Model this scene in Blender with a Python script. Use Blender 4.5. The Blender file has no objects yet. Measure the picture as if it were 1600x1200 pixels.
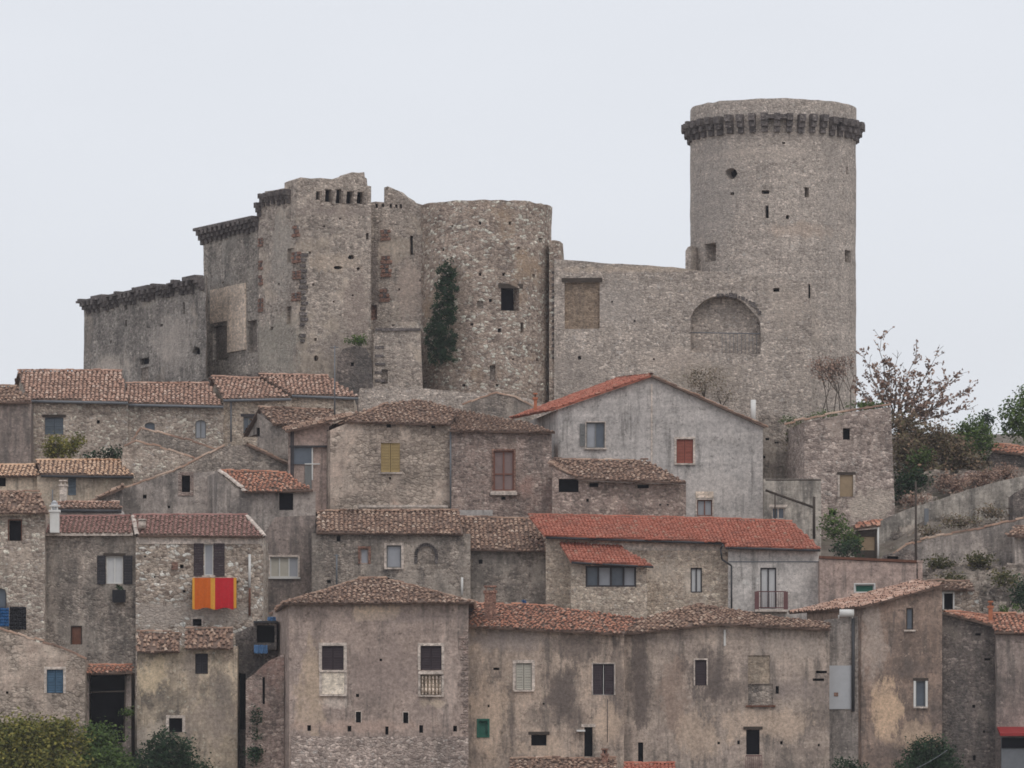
import bpy, bmesh, math, random
from mathutils import Vector, noise
from mathutils.geometry import delaunay_2d_cdt
random.seed(7)
S = bpy.context.scene
COL = S.collection
# ------------------------------------------------------------------ camera, sky, sun
F = 9000.0; HY = 1387.0          # focal length in photo pixels, row of the horizon in the photo
cam = bpy.data.objects.new('camera', bpy.data.cameras.new('camera')); COL.objects.link(cam)
cam.location = (0, 0, 0); cam.rotation_euler = (math.radians(90), 0, 0)
cam.data.sensor_width = 36; cam.data.lens = 36 * F / 1600
cam.data.shift_y = (HY - 600) / 1600
cam.data.clip_start = 1; cam.data.clip_end = 9000
S.camera = cam
S.view_settings.view_transform = 'Standard'; S.view_settings.look = 'None'
S.view_settings.gamma = 1; S.view_settings.use_curve_mapping = False
S.view_settings.exposure = 0.0
S.cycles.max_bounces = 5; S.cycles.diffuse_bounces = 3; S.cycles.transparent_max_bounces = 6
S.cycles.pixel_filter_type = 'BLACKMAN_HARRIS'; S.cycles.filter_width = 1.7
SUN_EL, SUN_AZ = math.radians(48), math.radians(28)     # azimuth to the right of the viewer's back
W = bpy.data.worlds.new("World"); S.world = W; W.use_nodes = True
nt = W.node_tree; nt.nodes.clear()
def N(t, ty, **k):
    n = t.nodes.new(ty)
    for a, v in k.items(): setattr(n, a, v)
    return n
out = N(nt, 'ShaderNodeOutputWorld'); add = N(nt, 'ShaderNodeAddShader')
bg1 = N(nt, 'ShaderNodeBackground'); bg2 = N(nt, 'ShaderNodeBackground')
sky = N(nt, 'ShaderNodeTexSky', sky_type='NISHITA'); sky.sun_disc = False
sky.sun_elevation = SUN_EL; sky.sun_rotation = math.pi - SUN_AZ; sky.dust_density = 3
nt.links.new(sky.outputs[0], bg1.inputs[0]); bg1.inputs[1].default_value = 0.012
tc = N(nt, 'ShaderNodeTexCoord'); sx = N(nt, 'ShaderNodeSeparateXYZ')
nt.links.new(tc.outputs['Generated'], sx.inputs[0])
rp = N(nt, 'ShaderNodeValToRGB'); nt.links.new(sx.outputs[2], rp.inputs[0])
e = rp.color_ramp.elements
e[0].position = 0.0; e[0].color = (0.71, 0.73, 0.775, 1)
e[1].position = 1.0; e[1].color = (0.84, 0.84, 0.86, 1)
q = rp.color_ramp.elements.new(0.12); q.color = (0.745, 0.765, 0.812, 1)
mp = N(nt, 'ShaderNodeMapping'); mp.inputs['Scale'].default_value = (6, 6, 18)
nt.links.new(tc.outputs['Generated'], mp.inputs[0])
nz = N(nt, 'ShaderNodeTexNoise'); nz.inputs['Scale'].default_value = 1.0; nz.inputs['Detail'].default_value = 4
nt.links.new(mp.outputs[0], nz.inputs[0])
mr = N(nt, 'ShaderNodeMapRange'); mr.inputs[1].default_value = .3; mr.inputs[2].default_value = .7
mr.inputs[3].default_value = .965; mr.inputs[4].default_value = 1.025
nt.links.new(nz.outputs[0], mr.inputs[0])
nt.links.new(rp.outputs[0], bg2.inputs[0]); nt.links.new(mr.outputs[0], bg2.inputs[1])
nt.links.new(bg1.outputs[0], add.inputs[0]); nt.links.new(bg2.outputs[0], add.inputs[1])
nt.links.new(add.outputs[0], out.inputs[0])
sd = bpy.data.lights.new('sun', 'SUN'); sd.energy = 0.55; sd.angle = math.radians(22); sd.color = (1, .96, .9)
so = bpy.data.objects.new('sun', sd); COL.objects.link(so)
d = Vector((math.sin(SUN_AZ) * math.cos(SUN_EL), -math.cos(SUN_AZ) * math.cos(SUN_EL), math.sin(SUN_EL)))
so.rotation_euler = d.to_track_quat('Z', 'Y').to_euler()

# ------------------------------------------------------------------ materials
K = 0.49                          # lamp-and-sky level on an upright wall: photo colour / K = paint colour
def lin(c): return c / 12.92 if c <= .04045 else ((c + .055) / 1.055) ** 2.4
def C(r, g, b, k=None):
    k = k or K
    m_ = (r + g + b) / 3; r, g, b = (m_ + (v - m_) * .93 for v in (r, g, b))      # the photograph is muted and faintly pink
    return tuple(min(.9, lin(v * w / 255) / k) for v, w in zip((r, g, b), (1.012, .993, 1.0))) + (1,)
MATS = {}
def newmat(name):
    m = bpy.data.materials.new(name); m.use_nodes = True
    return m, m.node_tree, m.node_tree.nodes['Principled BSDF']
def ramp(t, fac, stops, interp='LINEAR'):
    r = N(t, 'ShaderNodeValToRGB'); r.color_ramp.interpolation = interp
    els = r.color_ramp.elements
    while len(els) > 1: els.remove(els[-1])
    els[0].position, els[0].color = stops[0]
    for p, c in stops[1:]:
        x = els.new(p); x.color = c
    t.links.new(fac, r.inputs[0]); return r.outputs[0]
def mixc(t, fac, a, b, mode='MIX'):
    m = N(t, 'ShaderNodeMix', data_type='RGBA', blend_type=mode)
    for i, v in ((0, fac), (6, a), (7, b)):
        if hasattr(v, 'is_output'): t.links.new(v, m.inputs[i])
        else: m.inputs[i].default_value = v
    return m.outputs[2]
def tex(t, vec, scale, detail=4, rough=.6, mscale=None, off=0.0, dist=0.0):
    if mscale or off:
        m = N(t, 'ShaderNodeMapping'); m.inputs['Scale'].default_value = mscale or (1, 1, 1)
        m.inputs['Location'].default_value = (off, off * .7, off * .3)
        t.links.new(vec, m.inputs[0]); vec = m.outputs[0]
    n = N(t, 'ShaderNodeTexNoise'); n.inputs['Scale'].default_value = scale
    n.inputs['Detail'].default_value = detail; n.inputs['Roughness'].default_value = rough
    n.inputs['Distortion'].default_value = dist
    t.links.new(vec, n.inputs[0]); return n.outputs[0]
G = lambda v: (v, v, v, 1)
def wall_mat(name, dark, mid, light, mortar=None, size=.3, plaster=None, pl=0.0, plaster2=None, stain=.5, stain_th=.5,
             mott=1.0, bump=.6, seed=None, patch=None, patch_th=.6, grime=0.0, grime_th=.52, con=.85, spots=()):
    """rubble masonry (Voronoi stones, mortar) partly under plaster, with run-off stains. pl = share under plaster"""
    m, t, b = newmat(name); MATS[name] = m
    lp = lambda a, c_, f: tuple(x + (y - x) * f for x, y in zip(a, c_))
    dark0 = dark; dark = lp(mid, dark, con); light = lp(mid, light, con); size = size * .8
    seed = seed if seed is not None else (sum(map(ord, name)) % 97) * 1.7
    g = N(t, 'ShaderNodeNewGeometry'); pos = g.outputs['Position']
    dn = N(t, 'ShaderNodeTexNoise'); dn.inputs['Scale'].default_value = 1.6; dn.inputs['Detail'].default_value = 3
    t.links.new(pos, dn.inputs[0])
    vm = N(t, 'ShaderNodeVectorMath', operation='MULTIPLY_ADD'); vm.inputs[1].default_value = (.28, .28, .22)
    t.links.new(dn.outputs[1], vm.inputs[0]); t.links.new(pos, vm.inputs[2])
    mp = N(t, 'ShaderNodeMapping'); mp.inputs['Scale'].default_value = (1 / size, 1 / size, 1.7 / size)
    t.links.new(vm.outputs[0], mp.inputs[0])
    v1 = N(t, 'ShaderNodeTexVoronoi'); v1.inputs['Scale'].default_value = 1; t.links.new(mp.outputs[0], v1.inputs[0])
    v2 = N(t, 'ShaderNodeTexVoronoi', feature='DISTANCE_TO_EDGE'); v2.inputs['Scale'].default_value = 1
    t.links.new(mp.outputs[0], v2.inputs[0])
    sp = N(t, 'ShaderNodeSeparateColor'); t.links.new(v1.outputs['Color'], sp.inputs[0])
    cs = ramp(t, sp.outputs[0], [(0, dark), (.4, mid), (.75, mid), (1, light)])
    mo = mortar or mid
    cs = mixc(t, ramp(t, v2.outputs[0], [(0, G(1)), (.10, G(0))]), cs, mo)
    # second, finer course of small stones chinked between the large ones
    v3 = N(t, 'ShaderNodeTexVoronoi'); v3.inputs['Scale'].default_value = 2.3; t.links.new(mp.outputs[0], v3.inputs[0])
    s3 = N(t, 'ShaderNodeSeparateColor'); t.links.new(v3.outputs['Color'], s3.inputs[0])
    cs = mixc(t, .75, cs, ramp(t, s3.outputs[1], [(0, G(.72)), (.5, G(1)), (1, G(1.28))]), 'MULTIPLY')
    # odd black gaps between stones
    gap = tex(t, pos, 2.3, 5, .7, off=seed + 3)
    gapm = ramp(t, gap, [(.60, G(0)), (.68, G(.75))])
    ge = N(t, 'ShaderNodeMath', operation='MULTIPLY'); t.links.new(gapm, ge.inputs[0])
    t.links.new(ramp(t, v2.outputs[0], [(0, G(1)), (.16, G(0))]), ge.inputs[1])
    cs = mixc(t, ge.outputs[0], cs, tuple(v * .3 for v in dark0[:3]) + (1,))
    mask = None
    if plaster and pl > 0:
        pn = tex(t, pos, .42, 8, .66, off=seed)
        th = .72 - .44 * pl
        mask = ramp(t, pn, [(max(0, th - .03), G(0)), (th + .03, G(1))])
        pc = ramp(t, tex(t, pos, .8, 6, .7, off=seed + 11), [(.32, plaster2 or tuple(v * .72 for v in plaster[:3]) + (1,)), (.62, plaster)])
        pale = ramp(t, tex(t, pos, 1.1, 8, .75, off=seed + 31), [(.56, G(0)), (.68, G(.55))])
        pc = mixc(t, pale, pc, tuple(min(.8, v * 1.35) for v in plaster[:3]) + (1,))
        cs = mixc(t, mask, cs, pc)
    if patch:
        pm = ramp(t, tex(t, pos, .3, 6, .6, off=seed + 23), [(patch_th - .04, G(0)), (patch_th + .05, G(1))])
        cs = mixc(t, pm, cs, patch)
    # broad tone shifts, weather streaks that run down, fine grain
    big = ramp(t, tex(t, pos, .22, 5, .6, off=seed + 5), [(.3, G(1 - .22 * mott)), (.7, G(1 + .12 * mott))])
    cs = mixc(t, 1.0, cs, big, 'MULTIPLY')
    cs = mixc(t, 1.0, cs, ramp(t, tex(t, pos, .75, 9, .78, off=seed + 15), [(.3, G(1 - .34 * mott)), (.5, G(1)), (.72, G(1 + .26 * mott))]), 'MULTIPLY')
    st = ramp(t, tex(t, pos, .9, 6, .72, (1, 1, .22), seed + 9), [(stain_th - .05, G(0)), (stain_th + .10, G(stain))])
    cs = mixc(t, st, cs, (.085, .08, .076, 1))
    s2 = ramp(t, tex(t, pos, 2.4, 5, .65, (1, 1, .09), seed + 13), [(.53, G(0)), (.64, G(.16 + .36 * (pl > .5)))])      # thin runs of rainwater
    cs = mixc(t, s2, cs, (.10, .094, .088, 1))
    cs = mixc(t, 1.0, cs, ramp(t, tex(t, pos, 1.0, 4, .6, (.22, .22, 2.2), seed + 83), [(.35, G(.88)), (.65, G(1.1))]), 'MULTIPLY')      # building courses
    if grime:
        gr = ramp(t, tex(t, pos, .55, 9, .68, (1, 1, .55), seed + 51, .6), [(grime_th - .05, G(0)), (grime_th + .04, G(grime))])
        cs = mixc(t, gr, cs, (.075, .071, .069, 1))
    # knocked-out pits and pale chips in stone and plaster alike
    pit = ramp(t, tex(t, pos, 3.4, 5, .8, (1, 1, 1.3), seed + 61), [(.575, G(0)), (.63, G(.6))])
    cs = mixc(t, pit, cs, tuple(v * .35 for v in dark0[:3]) + (1,))
    chip = ramp(t, tex(t, pos, 4.2, 5, .8, (1, 1, 1.2), seed + 67), [(.585, G(0)), (.65, G(.45))])
    cs = mixc(t, chip, cs, tuple(min(.75, v * 1.25) for v in light[:3]) + (1,))
    if spots:
        wob = N(t, 'ShaderNodeMath', operation='MULTIPLY_ADD'); wob.inputs[1].default_value = 4.2; wob.inputs[2].default_value = -2.1
        t.links.new(tex(t, pos, 1.3, 10, .8, (1, 1, .45), seed + 71), wob.inputs[0])
        for (sx_, sy_, Y_, rx_, rz_, col_, am_) in spots:
            k_ = Y_ / F; ce = Vector(((sx_ - 800) * k_, Y_, (HY - sy_) * k_))
            m1 = N(t, 'ShaderNodeMapping', vector_type='TEXTURE'); m1.inputs['Location'].default_value = ce; m1.inputs['Scale'].default_value = (rx_ * k_, 1000, rz_ * k_)
            t.links.new(pos, m1.inputs[0]); ln = N(t, 'ShaderNodeVectorMath', operation='LENGTH'); t.links.new(m1.outputs[0], ln.inputs[0])
            ad = N(t, 'ShaderNodeMath', operation='ADD'); t.links.new(ln.outputs['Value'], ad.inputs[0]); t.links.new(wob.outputs[0], ad.inputs[1])
            cs = mixc(t, ramp(t, ad.outputs[0], [(.4, G(am_)), (.85, G(am_ * .6)), (1.2, G(0))]), cs, col_)
    fine = ramp(t, tex(t, pos, 6, 7, .85, off=seed), [(.36, G(.62)), (.64, G(1.38))])
    cs = mixc(t, .9, cs, fine, 'MULTIPLY')
    t.links.new(cs, b.inputs['Base Color']); b.inputs['Roughness'].default_value = .95
    b.inputs['Specular IOR Level'].default_value = .15
    bh = N(t, 'ShaderNodeMath', operation='ADD')
    t.links.new(ramp(t, v2.outputs[0], [(0, G(0)), (.2, G(1))]), bh.inputs[0])
    t.links.new(tex(t, pos, 5, 6, .7), bh.inputs[1])
    bp = N(t, 'ShaderNodeBump'); bp.inputs['Strength'].default_value = bump; bp.inputs['Distance'].default_value = .05
    t.links.new(bh.outputs[0], bp.inputs['Height'])
    if mask:
        sv = N(t, 'ShaderNodeMath', operation='MULTIPLY_ADD'); sv.inputs[1].default_value = -bump * .75; sv.inputs[2].default_value = bump
        t.links.new(mask, sv.inputs[0]); t.links.new(sv.outputs[0], bp.inputs['Strength'])
    t.links.new(bp.outputs[0], b.inputs['Normal'])
    return m
def tile_mat(name, stops, lichen=.3, seed=0):
    m, t, b = newmat(name); MATS[name] = m
    g = N(t, 'ShaderNodeNewGeometry'); pos = g.outputs['Position']
    c = ramp(t, g.outputs['Random Per Island'], stops)
    n = ramp(t, tex(t, pos, .7, 6, .7, off=seed), [(.46, G(0)), (.66, G(lichen))])
    c = mixc(t, n, c, (.10, .085, .07, 1))
    c = mixc(t, .7, c, ramp(t, tex(t, pos, 9, 4, .7), [(.3, G(.7)), (.7, G(1.2))]), 'MULTIPLY')
    t.links.new(c, b.inputs['Base Color']); b.inputs['Roughness'].default_value = .92
    b.inputs['Specular IOR Level'].default_value = .2
    return m
def flat_mat(name, col, rough=.8, var=.2, scale=3, metal=0, spec=.3):
    m, t, b = newmat(name); MATS[name] = m
    g = N(t, 'ShaderNodeNewGeometry')
    c = mixc(t, 1.0, col, ramp(t, tex(t, g.outputs['Position'], scale, 5, .7), [(.3, G(1 - var)), (.7, G(1 + var * .6))]), 'MULTIPLY')
    t.links.new(c, b.inputs['Base Color']); b.inputs['Roughness'].default_value = rough
    b.inputs['Metallic'].default_value = metal; b.inputs['Specular IOR Level'].default_value = spec
    return m
def leaf_mat(name, stops):
    m, t, b = newmat(name); MATS[name] = m
    g = N(t, 'ShaderNodeNewGeometry')
    c = ramp(t, g.outputs['Random Per Island'], stops)
    c = mixc(t, .8, c, ramp(t, tex(t, g.outputs['Position'], 1.3, 3, .6), [(.35, G(.55)), (.65, G(1.35))]), 'MULTIPLY')
    t.links.new(c, b.inputs['Base Color']); b.inputs['Roughness'].default_value = .75
    b.inputs['Specular IOR Level'].default_value = .2
    return m
# castle
wall_mat('keep_stone', C(106, 100, 93), C(140, 133, 124), C(174, 165, 154), C(124, 118, 110), .24, con=.6, spots=[(1120, 300, 360, 40, 90, C(122, 118, 112), .6), (1250, 360, 360, 60, 14, C(142, 128, 114), .5), (1200, 240, 360, 90, 10, C(146, 138, 128), .5), (1300, 300, 360, 16, 150, C(126, 121, 114), .4), (1230, 520, 360, 60, 50, C(150, 141, 130), .4)], stain=.25, stain_th=.6, mott=.5)
wall_mat('curtain_stone', C(102, 96, 89), C(139, 131, 121), C(176, 167, 155), C(122, 115, 107), .27, con=.7, spots=[(960, 470, 359, 60, 40, C(132, 127, 120), .5), (1040, 560, 358, 60, 26, C(150, 139, 127), .4), (900, 580, 359, 40, 40, C(118, 112, 105), .5), (1230, 480, 358, 30, 40, C(146, 137, 126), .5), (1100, 590, 358, 60, 24, C(116, 108, 96), .5), (1000, 420, 359, 160, 6, C(150, 138, 122), .5)], stain=.3, stain_th=.58, mott=.6)
wall_mat('bastion_stone', C(84, 74, 67), C(134, 122, 110), C(196, 183, 166), C(108, 99, 89), .3, stain=.3, stain_th=.6, mott=.7, patch=C(132, 116, 98), patch_th=.6)
wall_mat('tower_stone', C(92, 86, 79), C(134, 126, 116), C(164, 155, 143), C(120, 113, 104), .26, spots=[(585, 430, 361, 7, 90, C(84, 78, 74), .7), (556, 480, 360, 20, 60, C(116, 106, 98), .6), (520, 410, 359, 40, 14, C(146, 134, 118), .5), (640, 450, 361, 24, 60, C(138, 126, 115), .7), (440, 400, 360, 20, 70, C(128, 125, 117), .6), (430, 540, 360, 40, 50, C(116, 114, 104), .6), (520, 330, 359, 60, 10, C(112, 104, 97), .5), (540, 560, 359, 40, 40, C(106, 99, 93), .6)], plaster=C(140, 131, 118), pl=.35, stain=.35, stain_th=.55, mott=.8)  # first two spots put the shade of an upright recess into the colour
wall_mat('tower_stone_grey', C(92, 89, 83), C(132, 126, 117), C(158, 150, 139), C(110, 106, 99), .28, plaster=C(124, 120, 112), pl=.35, stain=.4, stain_th=.52, grime=0.3, grime_th=0.56)
wall_mat('far_wall_stone', C(88, 85, 80), C(122, 118, 111), C(150, 144, 135), C(108, 104, 98), .34, spots=[(170, 580, 375, 40, 24, C(146, 139, 129), .8), (270, 545, 370, 40, 50, C(138, 132, 124), .6)], plaster=C(136, 129, 119), pl=.3, stain=.4, stain_th=.52, grime=0.3, grime_th=0.55)
wall_mat('niche_stone', C(84, 78, 72), C(112, 105, 97), C(132, 124, 114), size=.25, stain=.4, stain_th=.5)
wall_mat('niche_brown', C(90, 78, 66), C(116, 103, 88), C(132, 118, 100), size=.3, stain=.35, stain_th=.52)
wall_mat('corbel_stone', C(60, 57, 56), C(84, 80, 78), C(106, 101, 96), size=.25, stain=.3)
wall_mat('arch_back', C(104, 100, 95), C(116, 112, 106), C(126, 122, 116), size=.4, plaster=C(120, 116, 110), pl=1, plaster2=C(104, 100, 96), stain=.5, stain_th=.5, bump=.2)
wall_mat('brick', C(84, 66, 58), C(116, 88, 75), C(140, 112, 95), size=.2, stain=.4, stain_th=.48)
wall_mat('patch_plaster', C(158, 146, 130), C(168, 156, 140), C(174, 162, 148), size=.5, stain=.2, bump=.2)
# village
wall_mat('rubble_light', C(98, 89, 80), C(142, 132, 120), C(184, 174, 160), C(124, 115, 104), .3, plaster=C(140, 130, 117), pl=.25, stain=.3, stain_th=.56)
wall_mat('rubble_tan', C(84, 73, 64), C(138, 128, 115), C(196, 187, 171), C(112, 104, 94), .33, con=.9, spots=[(250, 960, 311.6, 60, 22, C(128, 121, 112), .95), (340, 955, 311.6, 70, 22, C(126, 119, 110), .9), (290, 842, 311.6, 90, 8, C(134, 128, 118), .7)], plaster=C(128, 120, 110), pl=.12, stain=.25, stain_th=.6)
wall_mat('rubble_beige', C(110, 99, 88), C(146, 135, 120), C(178, 168, 152), C(134, 124, 110), .26, plaster=C(146, 137, 124), pl=.3, stain=.15, stain_th=.64, mott=.5)
wall_mat('rubble_beige_rough', C(92, 83, 77), C(134, 123, 114), C(170, 159, 148), C(120, 109, 101), .3, plaster=C(138, 127, 117), pl=.2, stain=.35, stain_th=.55, con=.85, spots=[(1360, 790, 332, 50, 24, C(146, 138, 126), .7)])
wall_mat('rubble_grey', C(86, 80, 74), C(124, 116, 106), C(156, 147, 135), C(112, 105, 96), .3, plaster=C(128, 121, 111), pl=.45, stain=.5, stain_th=.5, grime=0.35, grime_th=0.55)
wall_mat('rubble_purple', C(86, 76, 70), C(126, 112, 103), C(160, 147, 136), C(114, 102, 94), .28, plaster=C(132, 118, 107), pl=.25, stain=.4, stain_th=.52, patch=C(126, 104, 94), patch_th=.62)
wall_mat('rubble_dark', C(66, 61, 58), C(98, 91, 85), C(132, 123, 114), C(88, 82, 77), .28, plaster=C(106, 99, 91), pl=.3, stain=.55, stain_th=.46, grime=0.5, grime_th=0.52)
wall_mat('block_tan', C(104, 95, 85), C(134, 124, 112), C(150, 140, 127), C(108, 99, 89), .42, plaster=C(148, 137, 124), pl=.45, plaster2=C(132, 118, 106), stain=.35, stain_th=.55, patch=C(154, 120, 100), patch_th=.66)
wall_mat('grey_render', C(128, 125, 120), C(134, 131, 126), C(140, 137, 132), size=.6, spots=[(1150, 660, 335, 60, 16, C(124, 122, 119), .5), (1100, 760, 335, 70, 30, C(150, 146, 140), .6), (1000, 700, 335, 14, 60, C(148, 145, 140), .5)], plaster=C(140, 137, 132), pl=1, plaster2=C(129, 127, 123), stain=.2, stain_th=.6, bump=.12, mott=.25)
wall_mat('pale_render', C(140, 138, 132), C(146, 143, 137), C(150, 148, 142), size=.6, plaster=C(152, 149, 143), pl=1, plaster2=C(138, 136, 131), stain=.15, stain_th=.62, bump=.12, mott=.4)
wall_mat('cream_plaster', C(120, 107, 92), C(150, 137, 118), C(168, 155, 134), size=.3, plaster=C(150, 138, 120), pl=.85, plaster2=C(132, 122, 108), stain=.4, stain_th=.54, bump=.3, grime=0.2, grime_th=0.57)
wall_mat('ochre_plaster', C(100, 90, 80), C(136, 124, 108), C(168, 156, 138), size=.3, spots=[(240, 1060, 303, 26, 34, C(160, 146, 120), .8), (345, 1080, 303, 22, 50, C(92, 86, 80), .7), (330, 1130, 303, 40, 30, C(112, 103, 94), .6), (235, 1150, 303, 30, 30, C(134, 126, 115), .7), (300, 1040, 303, 12, 60, C(108, 100, 92), .5)], plaster=C(148, 136, 116), pl=.75, plaster2=C(126, 116, 102), stain=.5, stain_th=.53, bump=.35, grime=0.55, grime_th=0.53)
wall_mat('brown_plaster', C(98, 87, 80), C(128, 115, 106), C(150, 137, 125), size=.28, plaster=C(132, 119, 109), pl=.9, plaster2=C(118, 107, 99), stain=.3, stain_th=.58, bump=.35, grime=.3, grime_th=.58,
         spots=[(585, 958, 300, 44, 13, C(160, 144, 124), .9), (640, 965, 300, 90, 10, C(112, 103, 97), .5), (600, 1050, 300, 60, 50, C(112, 101, 94), .6), (490, 1080, 300, 26, 80, C(142, 127, 106), .6), (700, 1060, 300, 20, 70, C(142, 130, 120), .6), (520, 1098, 300, 24, 10, C(158, 149, 138), .7), (675, 1098, 300, 24, 10, C(146, 134, 116), .7), (560, 1135, 300, 110, 10, C(138, 120, 108), .6)])
DK = C(72, 66, 62); TN = C(158, 141, 122)
wall_mat('stained_plaster', C(94, 85, 76), C(128, 116, 104), C(156, 143, 126), size=.3, plaster=C(144, 130, 115), pl=.85, plaster2=C(126, 115, 104), stain=.55, stain_th=.53, bump=.4, grime=.35, grime_th=.56,
         spots=[(800, 1000, 302, 70, 20, C(112, 105, 99), .8), (905, 1010, 302, 60, 24, DK, .7), (875, 1080, 302, 30, 48, DK, .85), (900, 1120, 302, 26, 26, DK, .6), (965, 1080, 302, 14, 90, DK, .6), (770, 1110, 302, 36, 70, TN, .6), (945, 1130, 302, 24, 40, TN, .6), (850, 1170, 302, 40, 30, TN, .5), (800, 1130, 302, 7, 50, DK, .6)])
wall_mat('stained_plaster_grey', C(90, 82, 75), C(124, 113, 102), C(150, 138, 124), size=.3, plaster=C(136, 125, 113), pl=.8, plaster2=C(120, 110, 101), stain=.5, stain_th=.53, bump=.4, seed=41, grime=.35, grime_th=.56,
         spots=[(1000, 1060, 303, 20, 80, DK, .85), (1050, 1090, 303, 24, 70, C(112, 96, 84), .6), (1110, 1050, 303, 36, 38, DK, .8), (1150, 1075, 303, 70, 20, DK, .6), (1250, 1080, 303, 50, 24, C(108, 100, 94), .6), (1200, 1130, 303, 90, 26, TN, .5), (1090, 1150, 303, 40, 40, TN, .5), (1240, 1010, 303, 60, 24, C(138, 129, 119), .6)])
wall_mat('rust_plaster', C(94, 82, 73), C(122, 106, 94), C(142, 126, 111), size=.3, plaster=C(124, 107, 94), pl=.8, plaster2=C(112, 98, 87), stain=.4, stain_th=.54, bump=.3, grime=.4, grime_th=.55,
         spots=[(1385, 1110, 304, 24, 52, C(158, 137, 113), .9), (1430, 1150, 304, 40, 26, C(146, 128, 108), .7), (1365, 1000, 304, 22, 60, C(132, 124, 115), .6), (1440, 1045, 304, 50, 16, DK, .6), (1462, 1100, 304, 12, 50, DK, .6), (1380, 1180, 304, 40, 24, DK, .5)])
wall_mat('grey_plaster', C(100, 95, 90), C(130, 123, 115), C(152, 144, 134), size=.3, plaster=C(136, 129, 121), pl=.62, plaster2=C(122, 116, 109), stain=.55, stain_th=.5, bump=.3, grime=0.4, grime_th=0.54)
wall_mat('mauve_plaster', C(92, 84, 78), C(118, 108, 100), C(142, 131, 121), size=.3, plaster=C(122, 112, 104), pl=.8, plaster2=C(106, 97, 91), stain=.5, stain_th=.5, bump=.3, grime=0.4, grime_th=0.54)
wall_mat('pink_render', C(120, 106, 98), C(134, 118, 108), C(146, 130, 120), size=.4, plaster=C(138, 122, 112), pl=.9, plaster2=C(124, 111, 103), stain=.3, stain_th=.56, bump=.25)
wall_mat('concrete', C(118, 114, 106), C(138, 133, 123), C(150, 145, 134), size=.6, plaster=C(144, 139, 129), pl=1, plaster2=C(106, 102, 94), stain=.6, stain_th=.5, bump=.25, grime=0.35, grime_th=0.55)
wall_mat('surround_plaster', C(140, 132, 122), C(150, 142, 132), C(158, 150, 140), size=.5, stain=.25, stain_th=.56, bump=.15, mott=.4)
wall_mat('cream_panel', C(168, 160, 144), C(172, 164, 148), C(176, 168, 152), size=.6, stain=.15, stain_th=.6, bump=.1, mott=.3)
wall_mat('bricked', C(112, 102, 88), C(126, 115, 100), C(136, 126, 110), size=.3, stain=.5, stain_th=.52, bump=.2)
TK = .62
T = lambda r, g, b: C(r, g, b, TK)
tile_mat('tiles_brown', [(0, T(96, 77, 66)), (.3, T(118, 95, 80)), (.65, T(132, 108, 91)), (.92, T(147, 126, 108)), (1, T(162, 147, 131))], .42)
tile_mat('tiles_terracotta', [(0, T(128, 102, 88)), (.4, T(146, 116, 99)), (.8, T(158, 130, 113)), (1, T(172, 152, 136))], .25, 3)
tile_mat('tiles_orange', [(0, T(126, 86, 70)), (.4, T(150, 102, 80)), (.8, T(160, 116, 94)), (1, T(164, 136, 118))], .4, 9)
tile_mat('tiles_maroon', [(0, T(114, 84, 77)), (.5, T(124, 92, 84)), (1, T(136, 105, 97))], .15, 13)
tile_mat('tiles_tan', [(0, T(160, 130, 104)), (.5, T(178, 148, 120)), (1, T(188, 162, 136))], .2, 17)
tile_mat('tiles_red', [(0, C(140, 86, 70, .72)), (.5, C(152, 92, 74, .72)), (.9, C(160, 102, 84, .72)), (1, C(150, 116, 98, .72))], .3, 19)
flat_mat('window_dark', (.010, .010, .014, 1), .9, .3, spec=.05)  # near-black colour stands in for the shade inside openings and holes
flat_mat('room_dark', (.022, .020, .022, 1), .9, .3, spec=.05)  # darkness of unlit rooms put into the colour
flat_mat('glass', (.10, .12, .15, 1), .25, .25, 1.5, spec=.5)
flat_mat('glass_pale', (.36, .37, .40, 1), .3, .12, 1.5, spec=.5)
flat_mat('mauve_curtain', (.25, .18, .17, 1), .6, .15, 2)
flat_mat('curtain', (.62, .62, .62, 1), .8, .1, 2)
flat_mat('white_paint', (.72, .71, .68, 1), .6, .1)
flat_mat('cream_shutter', (.52, .49, .42, 1), .6, .1)
flat_mat('dark_frame', (.05, .045, .05, 1), .6, .2)
flat_mat('plum_shutter', (.050, .034, .040, 1), .7, .2)
flat_mat('black_shutter', (.030, .028, .034, 1), .7, .2)
flat_mat('yellow_shutter', (.40, .29, .13, 1), .7, .15)
flat_mat('red_shutter', (.33, .10, .07, 1), .7, .2)
flat_mat('redwood', (.23, .10, .07, 1), .7, .2)
flat_mat('grey_shutter', (.20, .20, .195, 1), .7, .2)
flat_mat('blue_shutter', (.07, .14, .22, 1), .7, .25)
flat_mat('slate_shutter', (.13, .16, .19, 1), .7, .25)
flat_mat('green_paint', (.03, .14, .10, 1), .7, .2)
flat_mat('tan_board', (.34, .25, .16, 1), .8, .2)
flat_mat('rust_brown', (.16, .07, .045, 1), .85, .3)
flat_mat('grey_metal', (.16, .17, .185, 1), .5, .15, spec=.4)
flat_mat('dark_metal', (.05, .05, .055, 1), .5, .2)
flat_mat('steel', (.55, .56, .58, 1), .4, .1)
flat_mat('old_wood', (.07, .055, .045, 1), .9, .3)
flat_mat('roof_underside', (.17, .115, .09, 1), .9, .3)
flat_mat('orange_cloth', (.62, .13, .015, 1), .9, .12, 8)
flat_mat('red_cloth', (.55, .02, .03, 1), .9, .12, 8)
flat_mat('yellow_cloth', (.75, .36, .05, 1), .9, .1, 8)
flat_mat('blue_cloth', (.02, .10, .26, 1), .8, .2)
flat_mat('blue_tarp', (.10, .22, .42, 1), .7, .2)
flat_mat('black_cloth', (.018, .018, .022, 1), .9, .3)
flat_mat('white_sheet', (.50, .51, .53, 1), .6, .08)
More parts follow.
